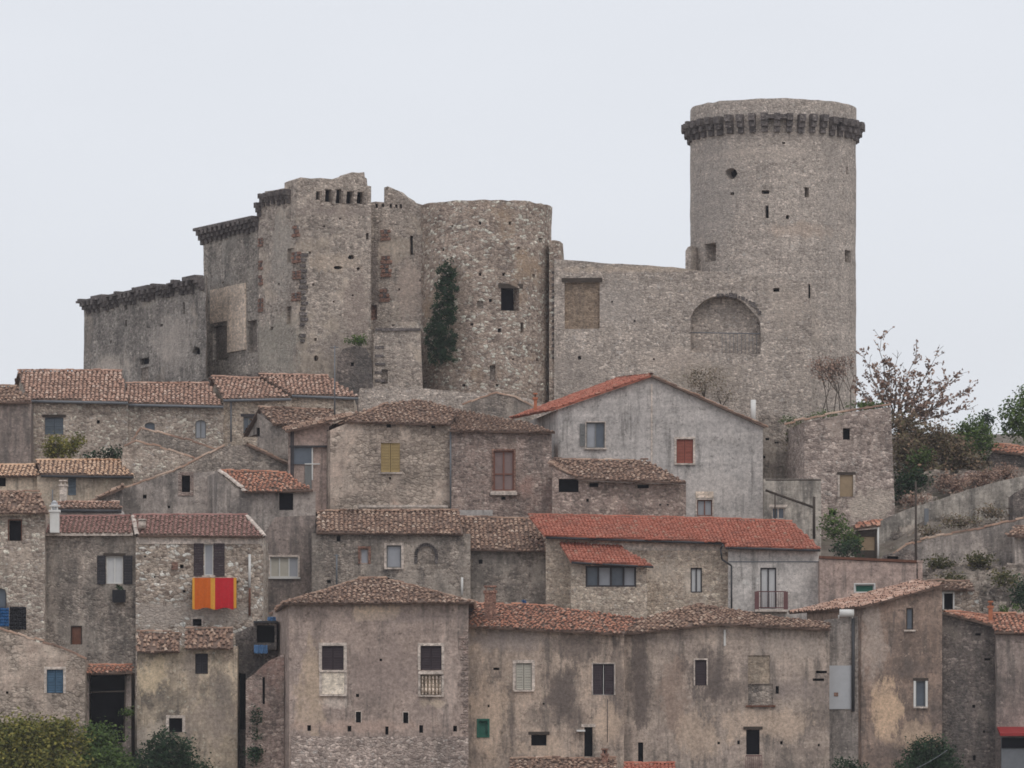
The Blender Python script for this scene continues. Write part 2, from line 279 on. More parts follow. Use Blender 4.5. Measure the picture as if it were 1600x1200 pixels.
flat_mat('red_awning', (.30, .03, .03, 1), .7, .2)
flat_mat('clay_pot', (.45, .17, .09, 1), .8, .2)
flat_mat('bark', (.10, .08, .065, 1), .9, .3, 6)
flat_mat('railing_red', (.17, .08, .08, 1), .7, .2)
leaf_mat('leaf_dark', [(0, (.010, .026, .014, 1)), (.6, (.022, .050, .022, 1)), (1, (.05, .085, .04, 1))])
leaf_mat('leaf_green', [(0, (.03, .06, .015, 1)), (.6, (.075, .12, .03, 1)), (1, (.13, .18, .05, 1))])
leaf_mat('leaf_bright', [(0, (.06, .075, .02, 1)), (.5, (.15, .15, .035, 1)), (1, (.28, .24, .06, 1))])
leaf_mat('leaf_olive', [(0, (.035, .04, .015, 1)), (.6, (.085, .085, .03, 1)), (1, (.16, .13, .05, 1))])
leaf_mat('leaf_russet', [(0, (.13, .085, .07, 1)), (.5, (.27, .17, .13, 1)), (1, (.42, .29, .22, 1))])
leaf_mat('leaf_mixed', [(0, (.06, .055, .035, 1)), (.4, (.17, .115, .08, 1)), (.75, (.15, .14, .07, 1)), (1, (.30, .19, .13, 1))])
# ground
m, t, b = newmat('ground_mat'); MATS['ground'] = m
g = N(t, 'ShaderNodeNewGeometry'); pos = g.outputs['Position']
c = ramp(t, tex(t, pos, .8, 8, .7), [(.3, (.12, .09, .07, 1)), (.5, (.20, .17, .14, 1)), (.7, (.30, .26, .22, 1))])
c = mixc(t, ramp(t, tex(t, pos, .35, 8, .7, off=7), [(.54, G(0)), (.66, G(.8))]), c, (.08, .08, .04, 1))
t.links.new(c, b.inputs['Base Color']); b.inputs['Roughness'].default_value = 1
bp = N(t, 'ShaderNodeBump'); bp.inputs['Distance'].default_value = .2; t.links.new(tex(t, pos, 3, 8, .7), bp.inputs['Height'])
t.links.new(bp.outputs[0], b.inputs['Normal'])

# ------------------------------------------------------------------ geometry helpers
def at(px, py, Y): return Vector(((px - 800) * Y / F, Y, (HY - py) * Y / F))
PROF = [(-60, -2), (150, -1), (260, 0.0), (290, 1.8), (300, 3.6), (305, 4.9), (310, 9), (316, 13.6), (330, 19.3), (345, 23.6), (356, 27.4), (368, 29), (385, 28), (420, 15), (600, -20), (4000, -60)]
def interp(tab, v):
    if v <= tab[0][0]: return tab[0][1]
    for (a, p), (b_, q_) in zip(tab, tab[1:]):
        if v <= b_: return p + (q_ - p) * (v - a) / (b_ - a)
    return tab[-1][1]
RIGHT = [(295, 0), (306, 0.3), (311, 3.4), (318, 3.2), (324, 1.2), (334, 2.2), (342, 2.4), (350, .6), (360, 0)]
def ground(x, y):
    z = interp(PROF, y)
    r = min(1, max(0, (x - 20.5) / 3.0))
    z += r * interp(RIGHT, y)
    if abs(x) > 36: z -= (abs(x) - 36) * .10 if y > 270 else 0
    z = max(z, -60)
    return z + (.25 * noise.noise(Vector((x * .2, y * .2, 0))) + .10 * noise.noise(Vector((x * .9, y * .9, 3))))
class Plane:
    def __init__(s, px0, Y0, px1, Y1):
        s.A = Vector(((px0 - 800) * Y0 / F, Y0)); B_ = Vector(((px1 - 800) * Y1 / F, Y1))
        s.L = (B_ - s.A).length; s.u = (B_ - s.A) / s.L; s.n = Vector((s.u.y, -s.u.x))
    def sz(s, px, py):
        d_ = Vector(((px - 800) / F, 1)); t_ = s.A.dot(s.n) / d_.dot(s.n)
        return ((d_ * t_ - s.A).dot(s.u), (HY - py) / F * t_)
    def map(s, a, z, off=0):
        p = s.A + s.u * a + s.n * off; return Vector((p.x, p.y, z))
class Cyl:
    def __init__(s, pxc, Yc, R):
        s.c = Vector(((pxc - 800) * Yc / F, Yc)); s.R = R
    def sz(s, px, py):
        d_ = Vector(((px - 800) / F, 1)); a = d_.dot(d_); b_ = -2 * d_.dot(s.c); c_ = s.c.dot(s.c) - s.R ** 2
        D = max(0, b_ * b_ - 4 * a * c_); t_ = (-b_ - math.sqrt(D)) / (2 * a); p = d_ * t_ - s.c
        return (math.atan2(p.x, -p.y) * s.R, (HY - py) / F * t_)
    def map(s, a, z, off=0):
        th = a / s.R; r = s.R + off
        return Vector((s.c.x + r * math.sin(th), s.c.y - r * math.cos(th), z))
def pip(p, poly):
    x, y = p; c_ = False; j = len(poly) - 1
    for i in range(len(poly)):
        xi, yi = poly[i]; xj, yj = poly[j]
        if (yi > y) != (yj > y) and x < (xj - xi) * (y - yi) / (yj - yi) + xi: c_ = not c_
        j = i
    return c_
def segdist(p, poly):
    best = 1e9; P = Vector(p)
    for i in range(len(poly)):
        a = Vector(poly[i]); b_ = Vector(poly[(i + 1) % len(poly)]); ab = b_ - a
        if ab.length_squared < 1e-12: continue
        t_ = max(0, min(1, (P - a).dot(ab) / ab.length_squared)); best = min(best, (P - a - ab * t_).length)
    return best
class MB:
    def __init__(s): s.v = []; s.f = []; s.m = []; s.sm = []
    def face(s, pts, mi=0, smooth=False):
        k = len(s.v); s.v += [Vector(p) for p in pts]; s.f.append(tuple(range(k, k + len(pts)))); s.m.append(mi); s.sm.append(smooth)
    def hexa(s, a, b_, mi=0):       # a: 4 pts loop, b_: 4 matching pts
        k = len(s.v); s.v += [Vector(p) for p in list(a) + list(b_)]; n = len(a)
        s.f.append(tuple(range(k, k + n))[::-1]); s.f.append(tuple(range(k + n, k + 2 * n)))
        for i in range(n): s.f.append((k + i, k + (i + 1) % n, k + n + (i + 1) % n, k + n + i))
        s.m += [mi] * (n + 2); s.sm += [False] * (n + 2)
    def fbox(s, face, s0, z0, s1, z1, o0, o1, mi=0):
        A_ = [face.map(s0, z0, o0), face.map(s1, z0, o0), face.map(s1, z1, o0), face.map(s0, z1, o0)]
        B_ = [face.map(s0, z0, o1), face.map(s1, z0, o1), face.map(s1, z1, o1), face.map(s0, z1, o1)]
        s.hexa(A_, B_, mi)
    def box(s, x0, y0, z0, x1, y1, z1, mi=0):
        s.hexa([(x0, y0, z0), (x1, y0, z0), (x1, y0, z1), (x0, y0, z1)], [(x0, y1, z0), (x1, y1, z0), (x1, y1, z1), (x0, y1, z1)], mi)
    def tube(s, p, q_, r0, r1=None, n=8, mi=0, cap=True):
        p = Vector(p); q_ = Vector(q_); r1 = r0 if r1 is None else r1; d_ = (q_ - p)
        if d_.length < 1e-6: return
        d_.normalize(); a = d_.orthogonal().normalized(); b_ = d_.cross(a); k = len(s.v)
        for c_, r in ((p, r0), (q_, r1)):
            for i in range(n):
                w = 2 * math.pi * i / n; s.v.append(c_ + (a * math.cos(w) + b_ * math.sin(w)) * r)
        for i in range(n): s.f.append((k + i, k + (i + 1) % n, k + n + (i + 1) % n, k + n + i)); s.m.append(mi); s.sm.append(True)
        if cap:
            s.f.append(tuple(range(k, k + n))[::-1]); s.f.append(tuple(range(k + n, k + 2 * n))); s.m += [mi] * 2; s.sm += [False] * 2
    def build(s, name, mats, parent=None, fix=True):
        root = parent
        while root is not None and root.parent is not None: root = root.parent
        o3 = root.location if root is not None else Vector((0, 0, 0))
        me = bpy.data.meshes.new(name); me.from_pydata([tuple(v - o3) for v in s.v], [], s.f)
        for m_ in ([mats] if isinstance(mats, str) else mats): me.materials.append(MATS[m_])
        me.polygons.foreach_set('material_index', s.m); me.polygons.foreach_set('use_smooth', s.sm)
        if fix:
            bm = bmesh.new(); bm.from_mesh(me); bmesh.ops.recalc_face_normals(bm, faces=bm.faces); bm.to_mesh(me); bm.free()
        me.update(); o = bpy.data.objects.new(name, me); COL.objects.link(o)
        if parent is not None: o.parent = parent
        return o
def thing(name, label, cat, loc, group=None):
    o = bpy.data.objects.new(name, None); COL.objects.link(o); o.location = loc; o.empty_display_size = .5
    o['label'] = label; o['category'] = cat
    if group: o['group'] = group
    return o
def tag(o, label, cat, group=None):
    o['label'] = label; o['category'] = cat
    if group: o['group'] = group
    return o
def recenter(o):
    """put a top-level mesh's origin at its base"""
    me = o.data; co = [v.co.copy() for v in me.vertices]
    c_ = Vector((sum(v.x for v in co) / len(co), sum(v.y for v in co) / len(co), min(v.z for v in co)))
    for v in me.vertices: v.co -= c_
    o.location = c_; return o
def disp(P, amp):
    return amp * (noise.noise(P * .55) + .6 * noise.noise(P * 1.9 + Vector((7, 3, 1))))
def densify(poly, step, rough, keep_bottom=True, zb=None):
    out_ = []
    for i in range(len(poly)):
        a = Vector(poly[i]); b_ = Vector(poly[(i + 1) % len(poly)]); n = max(1, int((b_ - a).length / step))
        for k in range(n):
            p = a.lerp(b_, k / n)
            if rough and k and abs((b_ - a).x) > .05:
                p = p + Vector((0, rough * (noise.noise(Vector((p.x * 1.7, p.y * 1.1, i * 9.1))) * 1.4 + random.uniform(-.4, .4))))
            out_.append((p.x, p.y))
    return out_
def wall_mesh(mb, face, outline, holes=(), step=.6, amp=.03, rough=.02, ext=('off', .6), rv=.35, closed=False):
    """outline, holes in (s, z). A sheet with openings, reveals, and thickness or depth."""
    ol = densify(outline, step, rough); V = [Vector(p) for p in ol]; E = [(i, (i + 1) % len(ol)) for i in range(len(ol))]
    for h in holes:
        k = len(V); V += [Vector(p) for p in h]; E += [(k + i, k + (i + 1) % len(h)) for i in range(len(h))]
    s0 = min(p[0] for p in ol); s1 = max(p[0] for p in ol); z0 = min(p[1] for p in ol); z1 = max(p[1] for p in ol)
    a = s0 + step / 2
    while a < s1:
        z = z0 + step / 2
        while z < z1:
            p = (a + random.uniform(-.2, .2) * step, z + random.uniform(-.2, .2) * step)
            if pip(p, ol) and segdist(p, ol) > step * .35 and not any(pip(p, h) or segdist(p, h) < step * .3 for h in holes): V.append(Vector(p))
            z += step
        a += step
    vo, eo, fo, *_ = delaunay_2d_cdt(V, E, [list(range(len(ol)))], 1, 1e-5)
    def pos(p, off=0, w=1):
        P = face.map(p[0], p[1], 0); return face.map(p[0], p[1], off + w * disp(P, amp))
    k = len(mb.v); mb.v += [pos(p) for p in vo]
    for f in fo:
        c_ = (sum(vo[i][0] for i in f) / len(f), sum(vo[i][1] for i in f) / len(f))
        if any(pip(c_, h) for h in holes): continue
        mb.f.append(tuple(k + i for i in f)); mb.m.append(0); mb.sm.append(True)
    for h in holes:
        for i in range(len(h)):
            p, q_ = h[i], h[(i + 1) % len(h)]
            mb.face([pos(p), pos(q_), pos(q_, -rv, 0), pos(p, -rv, 0)])
    if ext[0] == 'off':
        bk = lambda p: face.map(p[0], p[1], -ext[1])
    else:
        ve = Vector((ext[1], ext[2], 0)); bk = lambda p: face.map(p[0], p[1], 0) + ve
    for i in range(len(ol)):
        p, q_ = ol[i], ol[(i + 1) % len(ol)]
        if closed and (abs(p[0] - q_[0]) < 1e-6): continue
        mb.face([pos(p), pos(q_), bk(q_), bk(p)])
    if not closed: mb.face([bk(p) for p in ol])
def rect(face, x0, y0, x1, y1):
    a, z0 = face.sz(x0, y1); b_, z1 = face.sz(x1, y0)
    return [(a, z0), (b_, z0), (b_, z1), (a, z1)]
def arch(face, x0, y0, x1, y1, spring):
    pts = [(x1, y1)]; n = 7; cx = (x0 + x1) / 2; rx = (x1 - x0) / 2
    for i in range(n + 1):
        w = math.pi * i / n; pts.append((cx + rx * math.cos(w), spring - (spring - y0) * math.sin(w)))
    pts.append((x0, y1)); return [face.sz(*p) for p in pts]
# window spec: dict(r=(x0,y0,x1,y1), k=kind, ...)
def w_(x0, y0, x1, y1, k='dark', **o): return dict(r=(x0, y0, x1, y1), k=k, **o)
def hole_of(face, w):
    if w.get('poly'): return [face.sz(*p) for p in w['poly']]
    if 'arch' in w: return arch(face, *w['r'], w['arch'])
    return rect(face, *w['r'])
def make_window(face, w, root):
    s0, z0 = face.sz(w['r'][0], w['r'][3]); s1, z1 = face.sz(w['r'][2], w['r'][1]); k = w['k']; rv = w.get('rv', .35)
    if k == 'none': return
    nm = w.get('name', 'window'); cw = (s1 - s0)
    b = MB()
    if k in ('dark', 'niche'):
        b.fbox(face, s0 - .02, z0 - .02, s1 + .02, z1 + .02, -rv, -rv - .06)
        o = b.build(nm if k == 'dark' else w.get('name', 'niche'), w.get('mat', 'window_dark'), root)
    elif k in ('glass', 'open'):
        fw = w.get('fw', .06); fm = w.get('frame', 'white_paint'); n = w.get('n', 2)
        b.fbox(face, s0, z0, s0 + fw, z1, -.10, -.17); b.fbox(face, s1 - fw, z0, s1, z1, -.10, -.17)
        b.fbox(face, s0 + fw, z0, s1 - fw, z0 + fw, -.10, -.17); b.fbox(face, s0 + fw, z1 - fw, s1 - fw, z1, -.10, -.17)
        for i in range(1, n):
            c_ = s0 + cw * i / n; b.fbox(face, c_ - fw * .55, z0 + fw, c_ + fw * .55, z1 - fw, -.10, -.165)
        for fr in w.get('bars', ()):
            z = z0 + (z1 - z0) * fr; b.fbox(face, s0 + fw, z - fw * .4, s1 - fw, z + fw * .4, -.105, -.16)
        o = b.build(nm, fm, root)
        for i in range(n):
            p = MB(); a = s0 + cw * i / n + .03; c_ = s0 + cw * (i + 1) / n - .03
            p.fbox(face, a, z0 + .03, c_, z1 - .03, -.18, -.20)
            pm = w.get('pane', 'glass'); pm = pm[i % len(pm)] if isinstance(pm, (list, tuple)) else pm
            p.build('pane', pm, o)
        p = MB(); p.fbox(face, s0 - .02, z0 - .02, s1 + .02, z1 + .02, -rv, -rv - .05); p.build('room_backing', 'room_dark', o)
    elif k == 'shut':
        n = w.get('n', 2); fm = w.get('mat', 'plum_shutter')
        b.fbox(face, s0 - .02, z0 - .02, s1 + .02, z1 + .02, -rv, -rv - .05)
        o = b.build(nm, w.get('back', 'room_dark'), root)
        for i in range(n):
            a = s0 + cw * i / n + .015; c_ = s0 + cw * (i + 1) / n - .015; leaf(face, a, z0 + .02, c_, z1 - .02, -.06, -.11, fm, o)
    elif k == 'panel':
        b.fbox(face, s0 + .01, z0 + .01, s1 - .01, z1 - .01, w.get('off', -.06), -.14); o = b.build(nm, w.get('mat', 'tan_board'), root)
    if k == 'open':
        for (a, c_) in w['leaves']:
            l0, _ = face.sz(a, w['r'][1]); l1, _ = face.sz(c_, w['r'][1]); leaf(face, l0, z0 - .03, l1, z1 + .03, .10, .05, w.get('mat', 'plum_shutter'), o)
    if 'surround' in w:
        sw = w.get('sw', .14); sm = w['surround']; c_ = MB()
        c_.fbox(face, s0 - sw, z0, s0, z1, .045, -.05); c_.fbox(face, s1, z0, s1 + sw, z1, .045, -.05); c_.fbox(face, s0 - sw, z1, s1 + sw, z1 + sw, .048, -.05)
        if w.get('sb', 0): c_.fbox(face, s0 - sw, z0 - w['sb'], s1 + sw, z0, .048, -.05)
        c_.build('surround', sm, o)
    if w.get('sill'):
        c_ = MB(); c_.fbox(face, s0 - .12, z0 - .09, s1 + .12, z0 - .003, .14, -.08); c_.build('sill', w['sill'], o)
    if w.get('lintel'):
        c_ = MB(); c_.fbox(face, s0 - .15, z1 + .003, s1 + .15, z1 + .16, .05, -.2); c_.build('lintel', w['lintel'], o)
    return o
def leaf(face, s0, z0, s1, z1, o0, o1, mat, parent):
    b = MB(); fw = .05
    b.fbox(face, s0, z0, s0 + fw, z1, o0, o1); b.fbox(face, s1 - fw, z0, s1, z1, o0, o1)
    b.fbox(face, s0 + fw, z0, s1 - fw, z0 + fw, o0, o1); b.fbox(face, s0 + fw, z1 - fw, s1 - fw, z1, o0, o1)
    zm = (z0 + z1) / 2; b.fbox(face, s0 + fw, zm - .03, s1 - fw, zm + .03, o0, o1)
    n = max(3, int((z1 - z0) / .09)); e_ = (o0 - o1) * .3
    for i in range(n):
        a = z0 + fw + (z1 - z0 - 2 * fw) * i / n; c_ = a + (z1 - z0 - 2 * fw) / n * .8
        b.hexa([face.map(s0 + fw, a, o0 - e_ * .5), face.map(s1 - fw, a, o0 - e_ * .5), face.map(s1 - fw, c_, o1 + e_ * 1.2), face.map(s0 + fw, c_, o1 + e_ * 1.2)],
               [face.map(s0 + fw, a, o0 - e_ * 1.4), face.map(s1 - fw, a, o0 - e_ * 1.4), face.map(s1 - fw, c_, o1), face.map(s0 + fw, c_, o1)])
    return b.build('shutter', mat, parent)
# roofs -------------------------------------------------------------
def plane_poly(pts):
    """first three points carry a depth; the rest are seen on that plane"""
    if isinstance(pts[0], Vector):
        n = (pts[1] - pts[0]).cross(pts[2] - pts[0]).normalized(); return list(pts), (n if n.z > 0 else -n)
    P = [at(*p) for p in pts[:3]]; n = (P[1] - P[0]).cross(P[2] - P[0]).normalized()
    for p in pts[3:]:
        d_ = Vector(((p[0] - 800) / F, 1, (HY - p[1]) / F)); P.append(d_ * (P[0].dot(n) / d_.dot(n)))
    if n.z < 0: n = -n
    return P, n
def roof_mesh(polys, mess=.5, pitch=.25, thick=.10, bare=False):
    mb = MB()
    for pts in polys:
        P, n = plane_poly(pts)
        mb.hexa([p - n * thick for p in P], [p for p in P], 1)
        if bare: continue
        dn = (Vector((0, 0, -1)) - n * n.dot(Vector((0, 0, -1)))).normalized(); ac = n.cross(dn).normalized(); o = P[0]
        Q = [((p - o).dot(ac), (p - o).dot(dn)) for p in P]
        a0, a1 = min(q[0] for q in Q), max(q[0] for q in Q); d0, d1 = min(q[1] for q in Q), max(q[1] for q in Q)
        row = .36; nr = int((d1 - d0) / row) + 1; nc = int((a1 - a0) / pitch) + 1
        for i in range(nr + 1):
            dd = d1 - row * i + .1
            for j in range(nc + 1):
                aa = a0 + pitch * (j + .5)
                if not pip((aa, dd - .22), Q): continue
                if mess > .5 and random.random() < .05 * mess: continue
                jx = random.gauss(0, .012 + .022 * mess); jy = random.gauss(0, .02 + .03 * mess); yaw = random.gauss(0, .02 + .09 * mess)
                lift = random.gauss(0, .008 + .012 * mess); r0 = .098 + random.uniform(-.008, .008); r1 = r0 * .82
                k = len(mb.v)
                for (e_, r, h) in ((0, r0, .035), (-.42, r1, .012)):
                    base = o + ac * (aa + jx - yaw * e_) + dn * (dd + jy + e_) + n * (h + lift)
                    for q_ in range(5):
                        w = math.pi * q_ / 4; mb.v.append(base + ac * (r * math.cos(w)) + n * (r * .85 * math.sin(w) - .01))
                for q_ in range(4): mb.f.append((k + q_, k + q_ + 1, k + 6 + q_, k + 5 + q_)); mb.m.append(0); mb.sm.append(False)
                mb.f.append((k, k + 1, k + 2, k + 3, k + 4)); mb.m.append(1); mb.sm.append(False)
        # ridge and hip caps
        for i in range(len(P)):
            p, q_ = P[i], P[(i + 1) % len(P)]; e_ = (q_ - p)
            if e_.length < .6: continue
            mid = ((p + q_) / 2 - o).dot(dn); cdn = (d0 + d1) / 2
            if mid < cdn - .1 and abs(e_.normalized().dot(dn)) < .5:
                cap_row(mb, p + n * .04, q_ + n * .04, mess)
    return mb
def cap_row(mb, p, q_, mess, r=.12):
    e_ = q_ - p; L = e_.length; e_.normalize(); side = e_.cross(Vector((0, 0, 1))).normalized(); up = side.cross(e_); n = max(1, int(L / .4))
    for i in range(n):
        a = p + e_ * (L * i / n); b_ = p + e_ * (L * (i + 1.1) / n); k = len(mb.v); jj = random.gauss(0, .01 + .02 * mess)
        for c_, rr in ((a, r), (b_, r * .85)):
            for t_ in range(5):
                w = math.pi * t_ / 4; mb.v.append(c_ + side * (rr * math.cos(w)) + up * (rr * .8 * math.sin(w) + jj))
        for t_ in range(4): mb.f.append((k + t_, k + t_ + 1, k + 6 + t_, k + 5 + t_)); mb.m.append(0); mb.sm.append(False)
def gutter(root, pts, r=.08, mat='grey_metal', name='gutter'):
    b = MB(); P = [at(*p) for p in pts]
    for p, q_ in zip(P, P[1:]): b.tube(p, q_, r, n=8)
    return b.build(name, mat, root)
def house(name, label, cat, Y, top, mat, wins=(), roofs=(), tiles='tiles_brown', mess=.6, depth=7, dx=0, face=None, holes=(),
          rough=.02, amp=.035, step=.6, bottom=None, group=None, ext=None, thick=.10, gab=(), coping=None):
    """top = facade's upper outline, left to right, in photo pixels on the facade's plane; the facade goes down into the ground"""
    f = face or Plane(top[0][0], Y, top[-1][0], Y)
    xs = [p[0] for p in top]; mid = f.sz((xs[0] + xs[-1]) / 2, top[0][1]); c_ = f.map(mid[0], 0)
    gz = ground(c_.x, c_.y)
    root = thing(name, label, cat, (c_.x, c_.y, gz), group)
    pt = [f.sz(*p) for p in top]
    if bottom: zb0 = f.sz(top[0][0], bottom)[1]; zb1 = f.sz(top[-1][0], bottom)[1]
    else: zb0 = zb1 = min(gz, ground(f.map(pt[0][0], 0).x, f.map(pt[0][0], 0).y), ground(f.map(pt[-1][0], 0).x, f.map(pt[-1][0], 0).y)) - .8
    ol = [(pt[0][0], zb0)] + pt + [(pt[-1][0], zb1)]
    hs = [hole_of(f, w) for w in wins if w['k'] != 'stuck'] + [rect(f, *h) for h in holes]
    mb = MB(); wall_mesh(mb, f, ol, hs, step, amp, rough, ext or ('vec', dx, depth))
    for h in holes:
        q_ = rect(f, *h); mb.fbox(f, q_[0][0] - .01, q_[0][1] - .01, q_[1][0] + .01, q_[2][1] + .01, -.34, -.38, 1)
    roofs = list(roofs)
    for gb in gab:      # (eave left x, y, eave right x, y, ridge right x, y, ridge left x, y, depth of the front slope)
        P, n = plane_poly([(gb[0], gb[1], Y - .35), (gb[2], gb[3], Y - .35), (gb[4], gb[5], Y + gb[8]), (gb[6], gb[7])])
        off = lambda a, r: Vector((2 * r.x - a.x if len(gb) > 9 else r.x + (r.x - a.x), 2 * r.y - a.y, a.z))
        BL, BR = off(P[0], P[3]), off(P[1], P[2]); roofs += [P, [BR, BL, P[3], P[2]]]
        dz = Vector((0, 0, .12)); iw = Vector((.22, 0, 0))
        mb.face([P[0] - dz + iw, P[3] - dz + iw, BL - dz + iw]); mb.face([P[1] - dz - iw, P[2] - dz - iw, BR - dz - iw])
    mb.build('wall', [mat, 'window_dark'], root)
    if coping:
        c2 = MB()
        for a, b_ in zip(coping, coping[1:]): cap_row(c2, at(a[0], a[1], Y + .1), at(b_[0], b_[1], Y + .1), 1.0, .15)
        c2.build('coping', [tiles, 'roof_underside'], root, fix=False)
    for w in wins: make_window(f, w, root)
    if roofs: roof_mesh(roofs, mess, pitch=.19 if tiles == 'tiles_red' else .25, thick=thick).build('roof', [tiles, 'tiles_red' if tiles == 'tiles_red' else 'roof_underside'], root, fix=False)
    return root, f
# plants ------------------------------------------------------------
def leaves(mb, blobs, n, size, clump=.35, flat=None):
    vol = [b_[1][0] * b_[1][1] * b_[1][2] for b_ in blobs]; tot = sum(vol)
    for (c_, r), v_ in zip(blobs, vol):
        k = max(6, int(n * v_ / tot)); nc = max(3, k // 22); cs = []
        for _ in range(nc):
            u = Vector((random.gauss(0, 1), random.gauss(0, 1), random.gauss(0, 1))).normalized() * (random.random() ** .4)
            cs.append(Vector((c_[0] + u.x * r[0], c_[1] + u.y * r[1], c_[2] + u.z * r[2])))
        for _ in range(k):
            p = random.choice(cs) + Vector((random.gauss(0, clump), random.gauss(0, clump), random.gauss(0, clump * .8)))
            s_ = size * random.uniform(.6, 1.4)
            a = Vector((random.gauss(0, 1), random.gauss(0, 1), random.gauss(0, .6))).normalized(); b_ = a.orthogonal().normalized() * .6
            b_ = (b_ + a.cross(b_) * random.uniform(-1, 1)).normalized()
            mb.face([p - a * s_, p + b_ * s_ * .55, p + a * s_, p - b_ * s_ * .55])
def blob(px, py, Y, rx, rz, ry=None):
    """ellipsoid seen at a photo pixel, radii in photo pixels (converted at that depth)"""
    s_ = Y / F; return (at(px, py, Y), (rx * s_, (ry or rx) * s_, rz * s_))
def bush(name, label, blobs, mat, n=1500, size=.09, clump=.22, cat='bush', stems=True, group=None):
    B_ = [blob(*b_) for b_ in blobs]; c_ = B_[0][0]; base = Vector((c_.x, c_.y, min(b_[0].z - b_[1][2] for b_ in B_)))
    root = thing(name, label, cat, base, group)
    mb = MB(); leaves(mb, B_, n, size, clump); mb.build('foliage', mat, root, fix=False)
    if stems:
        for ce, r in B_:
            s_ = MB(); ft = Vector((ce.x, ce.y, ce.z - r[2] * 1.15))
            for _ in range(5): s_.tube(ft, ce + Vector((random.uniform(-.8, .8) * r[0], random.uniform(-.6, .6) * r[1], random.uniform(-.1, .8) * r[2])), .03, .01, 5)
            s_.build('stem', 'bark', root)
    return root
def branch(mb, p, d_, L, r, depth, tips, spread=.6, droop=0):
    segs = 3; q_ = p
    for i in range(segs):
        d_ = (d_ + Vector((random.gauss(0, .12), random.gauss(0, .12), random.gauss(0, .08) - droop))).normalized()
        n_ = q_ + d_ * (L / segs); mb.tube(q_, n_, r * (1 - .2 * i / segs), r * (1 - .2 * (i + 1) / segs), 5 if depth < 2 else 7, cap=False); q_ = n_
        if depth <= 1: tips.append(q_)
    if depth == 0: return
    for _ in range(3 if depth > 1 else 4):
        nd = (d_ + Vector((random.gauss(0, spread), random.gauss(0, spread), random.gauss(.1, spread * .6)))).normalized()
        branch(mb, q_, nd, L * random.uniform(.6, .85), r * .62, depth - 1, tips, spread, droop)
# ------------------------------------------------------------------ the ground: one sheet to the horizon
xs = [-4000, -1500, -500, -200, -100, -60] + [-45 + 1.25 * i for i in range(73)] + [60, 100, 200, 500, 1500, 4000]
ys = [-200, -60, 0, 100, 180, 230, 260] + [275 + 1.25 * i for i in range(96)] + [420, 480, 600, 1000, 2000, 5000]
V = [(x, y, ground(x, y)) for y in ys for x in xs]; nx = len(xs)
FC = [(j * nx + i, j * nx + i + 1, (j + 1) * nx + i + 1, (j + 1) * nx + i) for j in range(len(ys) - 1) for i in range(nx - 1)]
me = bpy.data.meshes.new('hillside'); me.from_pydata(V, [], FC); me.materials.append(MATS['ground'])
for p_ in me.polygons: p_.use_smooth = True
go = bpy.data.objects.new('hillside', me); COL.objects.link(go); go['kind'] = 'structure'

# ------------------------------------------------------------------ castle
def corbel_mesh(mb, face, s, ztop, w=.3, d=.5, h=1.1):
    """three-stepped bracket"""
    for k, (fr0, fr1, dd) in enumerate(((0, .38, 1), (.38, .7, .68), (.7, 1, .36))):
        mb.fbox(face, s - w / 2, ztop - h * fr1, s + w / 2, ztop - h * fr0, -.05, d * dd)
def corbels(face, specs, root, mat='corbel_stone', w=.3, d=.5, h=1.1):
    for s_, z in specs:
        b = MB(); corbel_mesh(b, face, s_, z, w * random.uniform(.85, 1.12), d * random.uniform(.85, 1.08), h * random.uniform(.88, 1.08)); b.build('corbel', mat, root)
def dark_holes(mb, face, hs, d=.34):  # near-black backs, the shade of the holes painted in
    for h in hs:
        q_ = rect(face, *h) if len(h) == 4 and not isinstance(h[0], tuple) else [face.sz(*p) for p in h]
        a0, a1 = min(p[0] for p in q_), max(p[0] for p in q_); z0, z1 = min(p[1] for p in q_), max(p[1] for p in q_)
        mb.fbox(face, a0 - .02, z0 - .02, a1 + .02, z1 + .02, -d, -d - .05, 1)
def castle_wall(root, name, face, top, mat, holes=(), polyholes=(), zb=26, step=.5, amp=.07, rough=.09, ext=('off', 1.4), rv=.35, wins=()):
    pt = [face.sz(*p) for p in top]
    ol = [(pt[0][0], zb)] + pt + [(pt[-1][0], zb)]
    hs = [rect(face, *h) for h in holes] + [[face.sz(*p) for p in h] for h in polyholes] + [hole_of(face, w) for w in wins]
    mb = MB(); wall_mesh(mb, face, ol, hs, step, amp, rough, ext, rv)
    dark_holes(mb, face, list(holes) + list(polyholes), rv - .01)
    o = mb.build(name, [mat, 'window_dark'], root)
    for w in wins: make_window(face, w, root)
    return o
def irr(cx, cy, rx, ry, n=9):     # a broken opening
    return [(cx + rx * math.cos(-2 * math.pi * i / n) * random.uniform(.75, 1.1), cy + ry * math.sin(-2 * math.pi * i / n) * random.uniform(.75, 1.1)) for i in range(n)]
